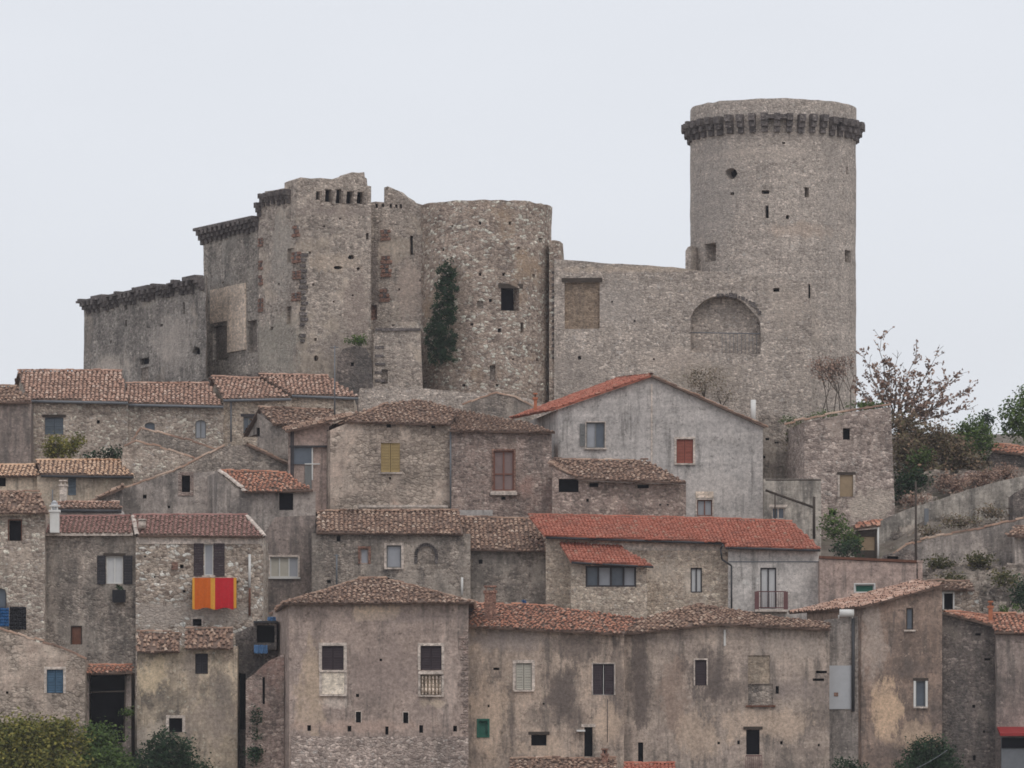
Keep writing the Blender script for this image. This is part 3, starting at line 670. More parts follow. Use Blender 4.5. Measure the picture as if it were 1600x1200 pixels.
# round keep
kf = Cyl(1208, 365, 5.25)
keep = thing('round_tower', 'tall round stone tower with a ring of dark brackets under its rim', 'tower', (kf.c.x, kf.c.y, 28.9))
zt = 49.3; Rm = kf.R * math.pi * .999
ol = [(-Rm, 27.5), (-Rm, zt)] + [(-Rm + 2 * Rm * i / 60, zt + .05 * noise.noise(Vector((i * .7, 0, 0))) + random.uniform(-.03, .03)) for i in range(1, 60)] + [(Rm, zt), (Rm, 27.5)]
kh = [(1141, 300, 1147, 305), (1190, 297, 1202, 303), (1196, 321, 1201, 341), (1228, 336, 1233, 342), (1257, 293, 1264, 308), (1320, 392, 1329, 409), (1322, 261, 1325, 272), (1222, 222, 1227, 225)]
kp = [irr(1143, 271, 10, 9)]
kw = [w_(1101, 379, 1119, 410, 'niche', mat='niche_stone', rv=.7, name='niche')]
hs = [rect(kf, *h) for h in kh] + [[kf.sz(*p) for p in h] for h in kp] + [hole_of(kf, w) for w in kw]
mb = MB(); wall_mesh(mb, kf, ol, hs, .55, .05, .0, ('off', 1.3), .7, closed=True)
dark_holes(mb, kf, kh + kp, .68)
mb.build('wall', ['keep_stone', 'window_dark'], keep)
for w in kw: make_window(kf, w, keep)
nk = 44
for i in range(nk):
    th = 2 * math.pi * i / nk
    if th > math.pi: th -= 2 * math.pi
    if abs(th) > 1.95: continue
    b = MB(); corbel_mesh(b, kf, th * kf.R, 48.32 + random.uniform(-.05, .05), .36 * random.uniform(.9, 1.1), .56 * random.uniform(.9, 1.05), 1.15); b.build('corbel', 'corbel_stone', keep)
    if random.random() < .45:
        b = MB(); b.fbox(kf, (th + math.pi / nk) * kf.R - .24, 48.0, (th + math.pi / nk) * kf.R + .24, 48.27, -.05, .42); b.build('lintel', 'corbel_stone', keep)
b = MB(); f_ = Plane(1070, 362.5, 1080, 362.3)
wall_mesh(b, f_, [f_.sz(*p) for p in ((1071, 440), (1071, 392), (1075, 386), (1080, 384), (1080, 440))], (), .4, .03, .05, ('off', 1.2)); b.build('buttress_stub', 'keep_stone', keep)
# curtain wall with the broken arch
cf = Plane(868, 359.6, 1268, 358.0)
cw = thing('curtain_wall', 'long rubble curtain wall with a broken arched opening, left of the round tower', 'castle wall', cf.map(8, 28.6))
ar = [(1079, 551), (1079, 496), (1086, 482), (1098, 471), (1112, 464), (1132, 461), (1150, 465), (1163, 473), (1176, 487), (1187, 500), (1189, 530), (1188, 553)]
castle_wall(cw, 'wall', cf, [(866, 404), (900, 407), (940, 411), (1000, 414), (1050, 417), (1080, 421), (1140, 426), (1200, 432), (1240, 438), (1268, 442)], 'curtain_stone',
            holes=[(903, 556, 908, 562), (1208, 450, 1218, 456), (1263, 444, 1266, 466), (990, 500, 993, 503), (955, 470, 958, 473), (1020, 560, 1023, 563)],
            wins=[dict(r=(1079, 461, 1190, 553), poly=ar, k='none'), w_(882, 441, 937, 514, 'niche', mat='niche_brown', rv=.22, name='blocked_opening')], zb=27, amp=.06, rough=.07, ext=('off', .9), rv=.8)
b = MB(); f2 = Plane(1060, 363.6, 1215, 360.0)
wall_mesh(b, f2, [f2.sz(*p) for p in ((1066, 600), (1066, 452), (1140, 446), (1208, 450), (1208, 600))], (), .5, .10, .05, ('off', .4)); b.build('inner_wall', 'arch_back', cw)
b = MB(); s0, z0 = cf.sz(878, 441); s1, z1 = cf.sz(941, 434); b.fbox(cf, s0, z0, s1, z1, .09, -.2); b.build('lintel', 'old_wood', cw)
b = MB(); P = cf.map(*cf.sz(1070, 519), -.2); Q = cf.map(*cf.sz(1192, 521), -.2); b.tube(P, Q, .035)
for x in range(1128, 1188, 6): b.tube(cf.map(*cf.sz(x, 521), -.25), cf.map(*cf.sz(x, 552), -.25), .018, n=5)
b.build('railing', 'grey_metal', cw)
b = MB()
for i in range(22):                                            # broken ring of arch stones
    w = math.radians(160 - i * 6.6); x = 1133 + 58 * math.cos(w); y = 505 - 44 * math.sin(w) * 1.0
    if y > 503: continue
    s_, z = cf.sz(x, y); r = random.uniform(.06, .14)
    if x < 1118: continue
    b.fbox(cf, s_ - r, z - r, s_ + r, z + r * 1.2, .02 + random.uniform(0, .1), -.5)
b.build('arch_stones', 'corbel_stone', cw)  # dark colour also paints the shade along the arch's upper rim
# D-shaped bastion
bf = Cyl(758, 362.2, 4.17)
ba = thing('round_bastion', 'broad rounded rubble tower with a square dark window and ivy hanging beside it', 'tower', (bf.c.x, bf.c.y, 28.6))
zt = 42.75; Rm = bf.R * math.pi * .999
ol = [(-Rm, 27), (-Rm, zt)] + [(-Rm + 2 * Rm * i / 70, zt + .08 * noise.noise(Vector((i * .3, 2, 0))) + random.uniform(-.04, .04)) for i in range(1, 70)] + [(Rm, zt), (Rm, 27)]
bh = [(748, 346, 752, 351), (795, 346, 799, 351), (842, 372, 847, 378), (748, 426, 752, 431), (785, 426, 789, 431), (832, 428, 836, 434), (764, 467, 769, 472), (778, 513, 784, 519), (813, 504, 818, 520),
      (808, 386, 812, 389), (690, 388, 694, 393), (706, 352, 709, 355), (722, 600, 727, 604), (838, 560, 842, 564), (775, 600, 779, 604), (825, 480, 828, 484), (735, 505, 740, 509), (800, 560, 804, 563)]
bw = [w_(783, 450, 811, 485, 'dark', rv=.7), w_(765, 571, 774, 594, 'niche', mat='niche_stone', rv=.2, name='niche'), w_(745, 470, 755, 482, 'niche', mat='niche_stone', rv=.15, name='niche')]
hs = [rect(bf, *h) for h in bh] + [hole_of(bf, w) for w in bw]
mb = MB(); wall_mesh(mb, bf, ol, hs, .42, .11, .0, ('off', 1.2), .6, closed=True); dark_holes(mb, bf, bh, .58)
mb.build('wall', ['bastion_stone', 'window_dark'], ba)
for w in bw: make_window(bf, w, ba)
b = MB(); s0, z0 = bf.sz(779, 450); s1, z1 = bf.sz(816, 444); b.fbox(bf, s0, z0 + .01, s1, z1, .08, -.3); b.build('lintel', 'old_wood', ba)
# buttress with dark slot
pf = Plane(859, 359.9, 877, 359.8)
bu = thing('wall_pier', 'narrow stepped stone pier with a tall dark slot between rounded tower and curtain wall', 'pier', pf.map(.3, 28.6))
castle_wall(bu, 'wall', pf, [(858, 376), (866, 375), (875, 377), (877, 404)], 'bastion_stone', holes=[(866, 419, 876, 566)], zb=27.5, amp=.04, ext=('off', 1.4), rv=.55)
b = MB()
for i in range(15):
    y = 424 + i * 9.5; s0, z0 = pf.sz(862.5, y + 4); s1, z1 = pf.sz(866.4 + random.uniform(0, 1.5), y); b = MB(); b.fbox(pf, s0, z0, s1, z1, .05, -.3); b.build('toothing_stone', 'corbel_stone', bu)
# main square tower: left face, right face, and the lower range to its right
sq = thing('square_tower', 'ruined square castle tower with broken top, brick patches and dark toothed corner', 'tower', at(470, 640, 359.5))
lf = Plane(403, 361.6, 463, 358.2); rf = Plane(463, 358.2, 578, 360.2)
castle_wall(sq, 'wall', lf, [(404, 326), (404, 316), (412, 311), (414, 299), (430, 297), (450, 293), (456, 286), (463, 280)], 'tower_stone',
            holes=[(449, 387, 460, 411), (434, 442, 437, 446), (422, 510, 427, 516)], wins=[w_(448, 478, 456, 507, 'niche', mat='niche_stone', rv=.3, name='niche')], zb=26.5, amp=.05)
sl = [(494, 299, 500, 312), (508, 296, 518, 315), (524, 296, 534, 317), (541, 299, 551, 318), (557, 300, 567, 318)]
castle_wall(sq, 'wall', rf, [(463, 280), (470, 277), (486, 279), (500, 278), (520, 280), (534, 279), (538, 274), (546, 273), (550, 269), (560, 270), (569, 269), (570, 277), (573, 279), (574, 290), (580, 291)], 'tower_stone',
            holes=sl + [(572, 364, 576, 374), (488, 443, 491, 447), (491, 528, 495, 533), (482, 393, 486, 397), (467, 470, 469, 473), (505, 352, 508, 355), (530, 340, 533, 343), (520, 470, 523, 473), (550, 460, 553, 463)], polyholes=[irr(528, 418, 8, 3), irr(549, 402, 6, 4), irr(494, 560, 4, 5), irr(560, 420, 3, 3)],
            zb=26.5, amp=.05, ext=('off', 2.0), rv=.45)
b = MB(); b.hexa([at(x, y, Y) for x, y, Y in ((404, 640, 361.7), (578, 640, 360.4), (578, 640, 366), (410, 640, 368))], [at(x, y, Y) for x, y, Y in ((404, 345, 361.8), (578, 345, 360.5), (578, 345, 366), (410, 345, 368))]); b.build('core', 'tower_stone', sq)
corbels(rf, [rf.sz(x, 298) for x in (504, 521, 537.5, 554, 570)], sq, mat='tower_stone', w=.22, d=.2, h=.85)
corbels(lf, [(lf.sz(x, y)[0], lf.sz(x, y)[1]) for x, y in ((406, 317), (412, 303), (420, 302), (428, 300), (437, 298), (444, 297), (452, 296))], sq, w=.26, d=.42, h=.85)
b = MB()
for i in range(17):                                             # toothing down the corner
    y = 396 + i * 8.4; s0, z0 = rf.sz(468 + random.uniform(-1, 2), y + 4.6); s1, z1 = rf.sz(478 + random.uniform(-3, 2.5), y)
    if random.random() < .9: b = MB(); b.fbox(rf, s0, z0, s1, z1, .10 + random.uniform(0, .05), -.2); b.build('toothing_stone', 'corbel_stone', sq)
def brick_patch(face, x0, y0, x1, y1, root, side=1):
    b = MB(); s0, z0 = face.sz(x0, y1); s1, z1 = face.sz(x1, y0); n = max(3, int((z1 - z0) / .26)); bw_ = (s1 - s0)
    for i in range(n):
        a = z0 + (z1 - z0) * i / n; r = random.uniform(0, .35) * bw_; l_ = random.uniform(0, .15) * bw_
        if random.random() < .9: b.fbox(face, s0 + l_, a, s0 + l_ + bw_ * .3, a + (z1 - z0) / n * .7, .09, -.1)
        if random.random() < .9: b.fbox(face, s1 - r - bw_ * .25, a, s1 - r, a + (z1 - z0) / n * .7, .09, -.1)
        if i % 3 == 0: b.fbox(face, s0 + .1 * bw_, a, s1 - .1 * bw_, a + (z1 - z0) / n * .75, .085, -.1)
    b.build('brick_patch', 'brick', root)
    b = MB(); b.fbox(face, s0 + bw_ * .22, z0 + .05, s1 - bw_ * .3, z1 - .05, .035, -.1); b.build('niche', 'corbel_stone', root)  # raised dark slab, its colour standing in for a niche's shaded inside
for bp_ in ((457, 350, 468, 371), (456, 391, 470, 412), (457, 421, 470, 437), (456, 455, 470, 471)): brick_patch(rf if bp_[0] >= 464 else lf, bp_[0] - 0, bp_[1], min(bp_[2], 469), bp_[3], sq)
# lower range between the square tower and the bastion
mf = Plane(574, 362.0, 664, 361.0)
mr_ = thing('castle_range', 'lower ruined castle wall between square tower and rounded tower, topped by a jagged gable', 'castle wall', mf.map(1.8, 28.6))
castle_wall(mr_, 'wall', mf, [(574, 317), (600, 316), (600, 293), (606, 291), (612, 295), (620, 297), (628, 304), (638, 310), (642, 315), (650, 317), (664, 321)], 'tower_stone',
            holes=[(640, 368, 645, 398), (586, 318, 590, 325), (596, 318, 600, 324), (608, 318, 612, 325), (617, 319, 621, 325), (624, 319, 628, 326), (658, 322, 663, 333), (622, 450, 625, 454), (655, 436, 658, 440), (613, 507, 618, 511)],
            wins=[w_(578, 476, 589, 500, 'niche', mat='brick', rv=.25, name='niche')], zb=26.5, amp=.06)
for bp_ in ((594, 357, 612, 376), (594, 398, 613, 433), (593, 449, 611, 472)): brick_patch(mf, *bp_, mr_)
b = MB(); b.hexa([at(x, 640, Y) for x, Y in ((574, 363), (664, 363), (664, 369), (574, 369))], [at(x, 330, Y) for x, Y in ((574, 363), (664, 363), (664, 369), (574, 369))]); b.build('core', 'tower_stone', mr_)
# second tower to the left
tf = Plane(318, 368.5, 404, 361.9)
st = thing('corner_tower', 'grey castle tower with smooth plaster patch and arched niche, second from the left', 'tower', tf.map(2, 28.6))
castle_wall(st, 'wall', tf, [(318, 372), (330, 360), (360, 353), (385, 347), (404, 344)], 'tower_stone_grey', holes=[(347, 440, 350, 443), (372, 512, 378, 517), (330, 430, 332, 434)],
            wins=[dict(r=(333, 508, 355, 562), arch=514, k='niche', mat='niche_stone', rv=.22, name='niche'), w_(387, 499, 402, 552, 'niche', mat='niche_stone', rv=.35, name='niche')], zb=26.5, amp=.05, ext=('vec', 0.6, 4.5))
b = MB(); s0, z0 = tf.sz(357, 551); s1, z1 = tf.sz(385, 442); s2, _ = tf.sz(330, 442); _, z2 = tf.sz(330, 506)
b.fbox(tf, s0, z0, s1, z1, .10, -.05); b.fbox(tf, s2, z2, s0 - .004, z1 - .02, .10, -.05); b.build('plaster_patch', 'patch_plaster', st)
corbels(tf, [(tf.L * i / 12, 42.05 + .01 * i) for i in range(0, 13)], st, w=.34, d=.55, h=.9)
b = MB(); b.fbox(tf, -.55, 42.02, tf.L + .0, 42.2, .5, -.3); b.build('capping', 'corbel_stone', st)
for bp_ in ((402, 370, 412, 386), (402, 405, 412, 422), (402, 428, 412, 446), (402, 464, 412, 488)): brick_patch(lf, max(404, bp_[0]), *bp_[1:], sq)
# far left wall
wf = Plane(131, 379, 322, 363.5)
fw_ = thing('outer_wall', 'dark receding castle wall at far left with a stepped row of brackets', 'castle wall', wf.map(9, 28.6))
castle_wall(fw_, 'wall', wf, [(131, 474), (322, 430)], 'far_wall_stone', holes=[(218, 558, 233, 571), (194, 474, 199, 485), (195, 500, 199, 511), (285, 446, 289, 462), (286, 472, 289, 490), (250, 506, 254, 511), (230, 510, 233, 513), (172, 532, 175, 537)],
            polyholes=[irr(307, 548, 7, 8)], wins=[w_(220, 573, 233, 600, 'niche', mat='niche_stone', rv=.1, name='niche')], zb=26.5, amp=.06, rough=.05, ext=('vec', 0, 1.6))
nn = 26
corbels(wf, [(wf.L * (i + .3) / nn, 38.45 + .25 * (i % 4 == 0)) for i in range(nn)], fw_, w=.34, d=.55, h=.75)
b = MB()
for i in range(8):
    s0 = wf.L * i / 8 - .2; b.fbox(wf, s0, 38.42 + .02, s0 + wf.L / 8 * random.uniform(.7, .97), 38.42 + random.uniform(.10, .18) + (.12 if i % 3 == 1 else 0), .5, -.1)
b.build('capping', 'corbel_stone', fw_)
# ruins at the castle foot
def ruin(name, label, Y, top, mat, holes=(), wins=(), thick=1.2, zb=26.5, amp=.1, rough=.12, coping=None, cat='ruined wall', tiles='tiles_brown'):
    f = Plane(top[0][0], Y, top[-1][0], Y); r = thing(name, label, cat, f.map(f.L / 2, min(f.sz(top[0][0], 0)[1], ground((f.map(f.L / 2, 0)).x, Y))))
    castle_wall(r, 'wall', f, top, mat, holes=holes, wins=wins, zb=zb, amp=amp, rough=rough, ext=('off', thick))
    if coping:
        c2 = MB()
        for a, b_ in zip(coping, coping[1:]): cap_row(c2, at(a[0], a[1], Y + .1), at(b_[0], b_[1], Y + .1), 1.0, .15)
        c2.build('coping', [tiles, 'roof_underside'], r, fix=False)
    return r, f
st_r, stf = ruin('ruined_wall', 'square stone stub with rough ledge on top, under the hanging ivy', 357.0, [(583, 600), (584, 522), (588, 512), (606, 514), (626, 503), (652, 503), (657, 516), (660, 600)], 'tower_stone', wins=[w_(596, 577, 606, 600, 'niche', mat='niche_stone', rv=.3, name='niche')], thick=2.2)
b = MB(); s0, z0 = stf.sz(586, 517); s1, z1 = stf.sz(657, 513); b.fbox(stf, s0, z0, s1, z1, .12, -.1)
for i in range(5):
    s_, z = stf.sz(586, 545 + i * 13); b.fbox(stf, s_, z, s_ + random.uniform(.4, .8), z + .16, .08, -.2)
b.build('ledge_stones', 'corbel_stone', st_r)
ruin('ruined_wall', 'dark rough heap of masonry with a grassy top at the castle foot', 356.2, [(524, 620), (527, 560), (536, 545), (556, 540), (572, 544), (580, 560), (584, 620)], 'rubble_dark', holes=[(548, 566, 553, 572)], thick=2, amp=.25)
ruin('terrace_wall', 'long low terrace wall at the foot of the rounded tower', 355.2, [(556, 640), (562, 606), (640, 605), (700, 610), (770, 614), (826, 622), (860, 640)], 'curtain_stone', thick=1.5, amp=.06)
ruin('terrace_wall', 'low dark stone wall below the square tower, behind the tiled roofs', 355.0, [(300, 600), (330, 588), (400, 582), (470, 588), (520, 596), (560, 602)], 'rubble_dark', thick=1.5, amp=.12)
bush('grass_tuft', 'bright green tuft growing on the masonry heap at the castle foot', [(556, 533, 356.6, 22, 7, 14)], 'leaf_green', 500, .07, .12, cat='plant', stems=False)
bush('hanging_ivy', 'dark green ivy hanging down the rounded castle tower', [(699, 424, 357.9, 15, 20, 7), (696, 455, 357.9, 20, 24, 8), (694, 490, 357.7, 20, 26, 8), (686, 525, 357.6, 24, 26, 8), (688, 552, 357.5, 20, 20, 8), (708, 540, 357.6, 8, 26, 6)], 'leaf_dark', 9000, .075, .09, cat='ivy', stems=False)
bush('climbing_plant', 'thin brown creeper climbing the curtain wall foot above the grey gable', [(1100, 598, 357.4, 34, 22, 10), (1128, 622, 357.3, 20, 12, 8)], 'leaf_mixed', 900, .06, .2)

# ------------------------------------------------------------------ rear row of houses, left
g_ = 'roof_terrace'
def H(*a, **k): return house(*a, **k)[0]
h, f = house('plaster_house', 'weathered grey-brown plaster house cut by the left edge, under a low tiled roof', 'house', 342, [(-40, 630), (48, 630)], 'mauve_plaster', gab=[(-45, 630, 50, 628, 26, 604, -45, 604, 2.4)], tiles='tiles_brown', depth=5)
h, f = house('stone_house', 'rubble house under the highest striped tile roof, with a slate-blue window', 'house', 344, [(48, 626), (200, 627)], 'rubble_light',
    wins=[w_(70, 652, 99, 679, 'shut', mat='slate_shutter', n=2, lintel='old_wood')], gab=[(44, 624, 200, 627, 190, 580, 28, 580, 4)], tiles='tiles_terracotta', mess=.25, depth=8, holes=[(151, 656, 156, 662)])
gutter(h, [(46, 627, 343.4), (200, 630, 343.4)])
h, f = house('stone_house', 'rubble house with small arched window, second striped tile roof from the left', 'house', 344.2, [(200, 630), (349, 633)], 'rubble_light',
    wins=[w_(226, 660, 242, 673, 'glass', arch=664, n=1, frame='grey_metal'), w_(305, 656, 322, 685, 'glass', arch=662, n=2, frame='grey_shutter', pane='glass_pale')], gab=[(201, 630, 348, 633, 326, 600, 197, 600, 3.4)], tiles='tiles_terracotta', mess=.25, depth=7, holes=[(246, 690, 251, 696)])
gutter(h, [(201, 633, 343.6), (349, 636, 343.6)])
h, f = house('stone_house', 'rubble house with a grey downpipe at its corner and a grey-framed window', 'house', 344.4, [(349, 623), (456, 622)], 'rubble_beige',
    wins=[w_(380, 651, 397, 678, 'glass', n=2, frame='grey_shutter', lintel='dark_frame')], gab=[(349, 623, 454, 621, 408, 592, 331, 590, 3.4)], tiles='tiles_terracotta', mess=.3, depth=7)
gutter(h, [(349, 626, 343.8), (455, 624, 343.8)]); gutter(h, [(361, 626, 344.2), (361, 690, 344.2)], .05, name='downpipe')
h, f = house('stone_house', 'pale rubble house below the square castle tower, orange-brown roof and no visible window', 'house', 344.8, [(456, 618), (553, 621)], 'rubble_beige',
    gab=[(455, 616, 560, 620, 512, 588, 405, 586, 3.4)], tiles='tiles_terracotta', mess=.35, depth=7)
gutter(h, [(456, 619, 344.2), (560, 623, 344.2)])
b = MB(); P = at(523, 540, 339); b.tube(at(523, 660, 339), P, .05, .03); b.tube(P + Vector((-.25, 0, -.1)), P + Vector((.25, 0, -.1)), .02); b.build('utility_pole', 'grey_metal')
tag(bpy.data.objects['utility_pole'], 'thin grey mast rising behind the brown roofs below the square tower', 'pole'); recenter(bpy.data.objects['utility_pole'])
# ruined gables in the middle left
ruin('ruined_gable', 'pale rubble gable end without a roof, sloping away right below the small arched window', 338, [(188, 735), (190, 712), (200, 692), (222, 671), (258, 679), (300, 691), (345, 706), (352, 735)], 'rubble_grey', thick=.6, zb=20, coping=[(192, 706), (222, 670), (300, 690), (345, 705)])
ruin('ruined_gable', 'lower roofless gable of pale stones in front of the taller broken gable', 334.8, [(189, 765), (192, 700), (212, 691), (250, 700), (300, 716), (335, 735)], 'rubble_light', thick=.6, zb=19, coping=[(195, 698), (212, 690), (250, 699), (300, 715), (333, 733)])
h, f = house('stone_house', 'small grey house with ragged brown tile roof next to the glazed balcony', 'house', 335.5, [(402, 645), (429, 664), (486, 664)], 'grey_plaster', wins=[w_(401, 668, 406, 682, 'dark')],
    gab=[(428, 663, 520, 664, 520, 643, 404, 637, 3)], tiles='tiles_brown', mess=1, depth=5)
# big grey gable
h, f = house('gabled_house', 'stone gable rising behind the low grey plaster house, edged with worn tiles', 'house', 332, [(262, 742), (305, 721), (350, 698), (393, 693), (435, 711), (473, 729), (497, 746)], 'rubble_grey', depth=3.5, rough=.06, coping=[(262, 741), (305, 720), (350, 697)],
    roofs=[[at(385, 692.5, 331.7), at(500, 748, 331.7), at(500, 748, 335.5) + Vector((0, 0, -.3)), at(385, 692.5, 335.5) + Vector((0, 0, -.3))]], tiles='tiles_brown', mess=.9)
h, f = house('plaster_house', 'low grey plaster house with a sloping left edge and one brown-framed dark window', 'house', 328.6, [(188, 766), (230, 752), (268, 738), (300, 739), (348, 735)], 'grey_plaster',
    wins=[w_(284, 743, 297, 769, 'dark', surround='rubble_purple', sw=.2, sb=.2)], holes=[(223, 773, 229, 779), (262, 790, 266, 794)], depth=3, rough=.05, coping=[(186, 766), (230, 751), (268, 737)])
h, f = house('small_house', 'small house with bright orange-brown mottled roof and a square dark opening', 'house', 325.5, [(340, 738), (367, 762), (386, 770), (493, 768)], 'grey_plaster',
    wins=[w_(436, 770, 458, 797, 'dark', lintel='old_wood')], roofs=[[(383, 768, 325.1), (489, 766, 325.1), (448, 740, 328.6), (343, 736)]], tiles='tiles_orange', mess=.55, depth=5, dx=-1.2)
c2 = MB(); cap_row(c2, at(343, 735, 328.5), at(384, 767, 325), .6, .14); c2.build('verge', ['surround_plaster', 'surround_plaster'], h)
h, f = house('plaster_house', 'grey-brown plaster house with a wide white roller-blind window', 'house', 320, [(372, 815), (414, 832), (430, 808), (493, 805)], 'mauve_plaster',
    wins=[w_(422, 870, 466, 902, 'glass', n=3, frame='white_paint', pane=['cream_shutter', 'cream_shutter', 'glass_pale'], surround='surround_plaster', sw=.08, sill='white_paint')], depth=4)
# tan houses
h, f = house('plaster_house', 'low tan house with pale orange roof cut by the left edge, tiny dark window', 'house', 334, [(-30, 745), (58, 744)], 'cream_plaster', wins=[w_(-4, 746, 9, 760, 'dark')],
    gab=[(-30, 744, 62, 743, 54, 727, -30, 728, 2)], tiles='tiles_tan', mess=.2, depth=4)
h, f = house('plaster_house', 'low tan house with light orange roof below the green shrub, blue-grey door', 'house', 333.5, [(58, 744), (206, 745)], 'cream_plaster', wins=[w_(106, 746, 119, 774, 'shut', n=1, mat='slate_shutter')],
    gab=[(64, 741, 209, 743, 187, 720, 57, 720, 2.8)], tiles='tiles_tan', mess=.15, depth=5.5)
gutter(h, [(64, 744, 333), (209, 746, 333)], .07, 'dark_metal')
def chimney(name, label, x0, y0, x1, y1, Y, mat, cap='surround_plaster', cowl=None, d=.5, parent=None):
    r = parent or thing(name, label, 'chimney', at((x0 + x1) / 2, y1, Y))
    a = at(x0, y1, Y); c_ = at(x1, y0, Y); b = MB(); b.box(a.x, Y, a.z, c_.x, Y + d, c_.z); b.build('shaft', mat, r)
    b = MB(); b.box(a.x - .06, Y - .06, c_.z + .003, c_.x + .06, Y + d + .06, c_.z + .12)
    b.box(a.x + .05, Y + .05, c_.z + .12, a.x + .12, Y + .12, c_.z + .3); b.box(c_.x - .12, Y + .05, c_.z + .12, c_.x - .05, Y + .12, c_.z + .3)
    b.box(a.x - .03, Y - .03, c_.z + .3, c_.x + .03, Y + d + .03, c_.z + .38); b.build('cap', cap, r)
    return r
chimney('chimney', 'squat pale chimney in front of the blue-grey door of the tan house', 93, 760, 104, 800, 331, 'surround_plaster')
h, f = house('low_annex', 'low pale annex with a thick dark gutter behind the white chimney', 'annex', 321, [(86, 797), (190, 797)], 'pale_render', gab=[(88, 794, 190, 794, 186, 786, 90, 786, 1.2)], tiles='tiles_terracotta', mess=.2, depth=2.4)
gutter(h, [(90, 798, 320.5), (190, 799, 320.5)], .1, 'dark_metal')
h, f = house('lean_to', 'broken slanting scrap of brown roof against the wide grey gable', 'lean-to', 327.5, [(142, 786), (192, 764)], 'grey_plaster', roofs=[[(136, 785, 327.0), (192, 762, 327.0), (192, 758, 328.5)]], tiles='tiles_brown', mess=1, depth=1.4)
b = MB(); b.tube(at(82, 765, 318.2), at(82, 765, 318.2) + Vector((0, 0, -1.2)), .03); o = b.build('antenna', 'grey_metal'); tag(o, 'thin grey pipe standing behind the steel-capped chimney', 'pipe'); recenter(o)
# row at left
h, f = house('stone_house', 'tan stone house with mossy hipped roof at the left edge, arched door with blue cloth', 'house', 311, [(-40, 805), (70, 804)], 'rubble_light',
    wins=[w_(14, 813, 33, 845, 'dark', surround='rust_brown', sw=.05), dict(r=(-8, 919, 10, 950), arch=929, k='glass', n=1, frame='dark_frame')],
    roofs=[[(-40, 802, 310.5), (76, 801, 310.5), (62, 770, 313.5), (-40, 769)]], tiles='tiles_brown', mess=.7, depth=5)
h, f = house('stone_house', 'stone house with open black shutters and a maroon tile roof beside the white chimney', 'house', 312, [(68, 836), (212, 836)], 'rubble_grey',
    wins=[w_(166, 869, 192, 912, 'open', leaves=[(152, 165), (193, 207)], mat='black_shutter', frame='white_paint', pane='curtain', lintel='old_wood'), w_(112, 979, 127, 1007, 'panel', mat='rust_brown', surround='old_wood', sw=.05), ],
    gab=[(60, 833, 208, 833, 204, 808, 92, 808, 3)], tiles='tiles_maroon', mess=.12, depth=6)
b = MB(); b.box(*(at(60, 835, 311.6) - Vector((0, 0, .07))), at(208, 835, 311.6).x, 311.75, at(208, 833, 311.6).z + .02); b.build('eave_band', 'surround_plaster', h)
ch = chimney('chimney', 'white chimney with a round steel cowl on the maroon roof', 78, 800, 92, 832, 310.9, 'white_paint', cap='white_paint')
b = MB(); P = at(85, 797, 311.15); b.tube(P, P + Vector((0, 0, .38)), .16, .18, 14); b.tube(P + Vector((0, 0, .38)), P + Vector((0, 0, .52)), .20, .05, 14); b.build('cowl', 'steel', ch)
h, f = house('stone_house', 'tan rubble house with open plum shutters above a red and orange blanket', 'house', 311.6, [(212, 839), (411, 839)], 'rubble_tan',
    wins=[w_(319, 850, 333, 899, 'open', n=1, leaves=[(303, 318), (334, 351)], frame='white_paint', pane='glass_pale', sill='surround_plaster', mat='plum_shutter'), w_(301, 967, 315, 978, 'dark', surround='surround_plaster', sw=.08)],
    holes=[(281, 882, 287, 888), (285, 922, 290, 926), (225, 868, 228, 871), (240, 900, 243, 903)],
    gab=[(214, 836, 414, 838, 386, 806, 208, 806, 3.4)], tiles='tiles_maroon', mess=.12, depth=6.8)
s0, z0 = f.sz(213, 850); s1, z1 = f.sz(411, 839); b = MB(); b.fbox(f, s0, z0, s1, z1, .06, -.05); b.build('render_band', 'surround_plaster', h)
s0, z0 = f.sz(268, 890); b = MB(); b.fbox(f, s0, z0, s0 + .35, z0 + .4, .07, -.05); b.build('brick_patch', 'brick', h)
for p_, q_ in ((at(386, 806, 314.8), at(414, 838, 311.1)), (at(208, 806, 314.8), at(214, 836, 311.1))):
    c2 = MB(); cap_row(c2, p_, q_, .2, .13); c2.build('verge', ['surround_plaster', 'surround_plaster'], h)
b = MB(); P = at(222, 826, 311.9); b.tube(P, P + Vector((0, 0, .45)), .22, .20, 14); b.tube(P + Vector((0, 0, .45)), P + Vector((0, 0, .52)), .26, .2, 14); b.build('vent', 'surround_plaster', h)
b = MB(); b.tube(at(390, 918, 311.4), at(390, 866, 311.4), .07); b.build('downpipe', 'white_paint', h)
b = MB(); b.tube(at(390, 962, 311.4), at(390, 919, 311.4), .06); b.build('downpipe', 'rust_brown', h)
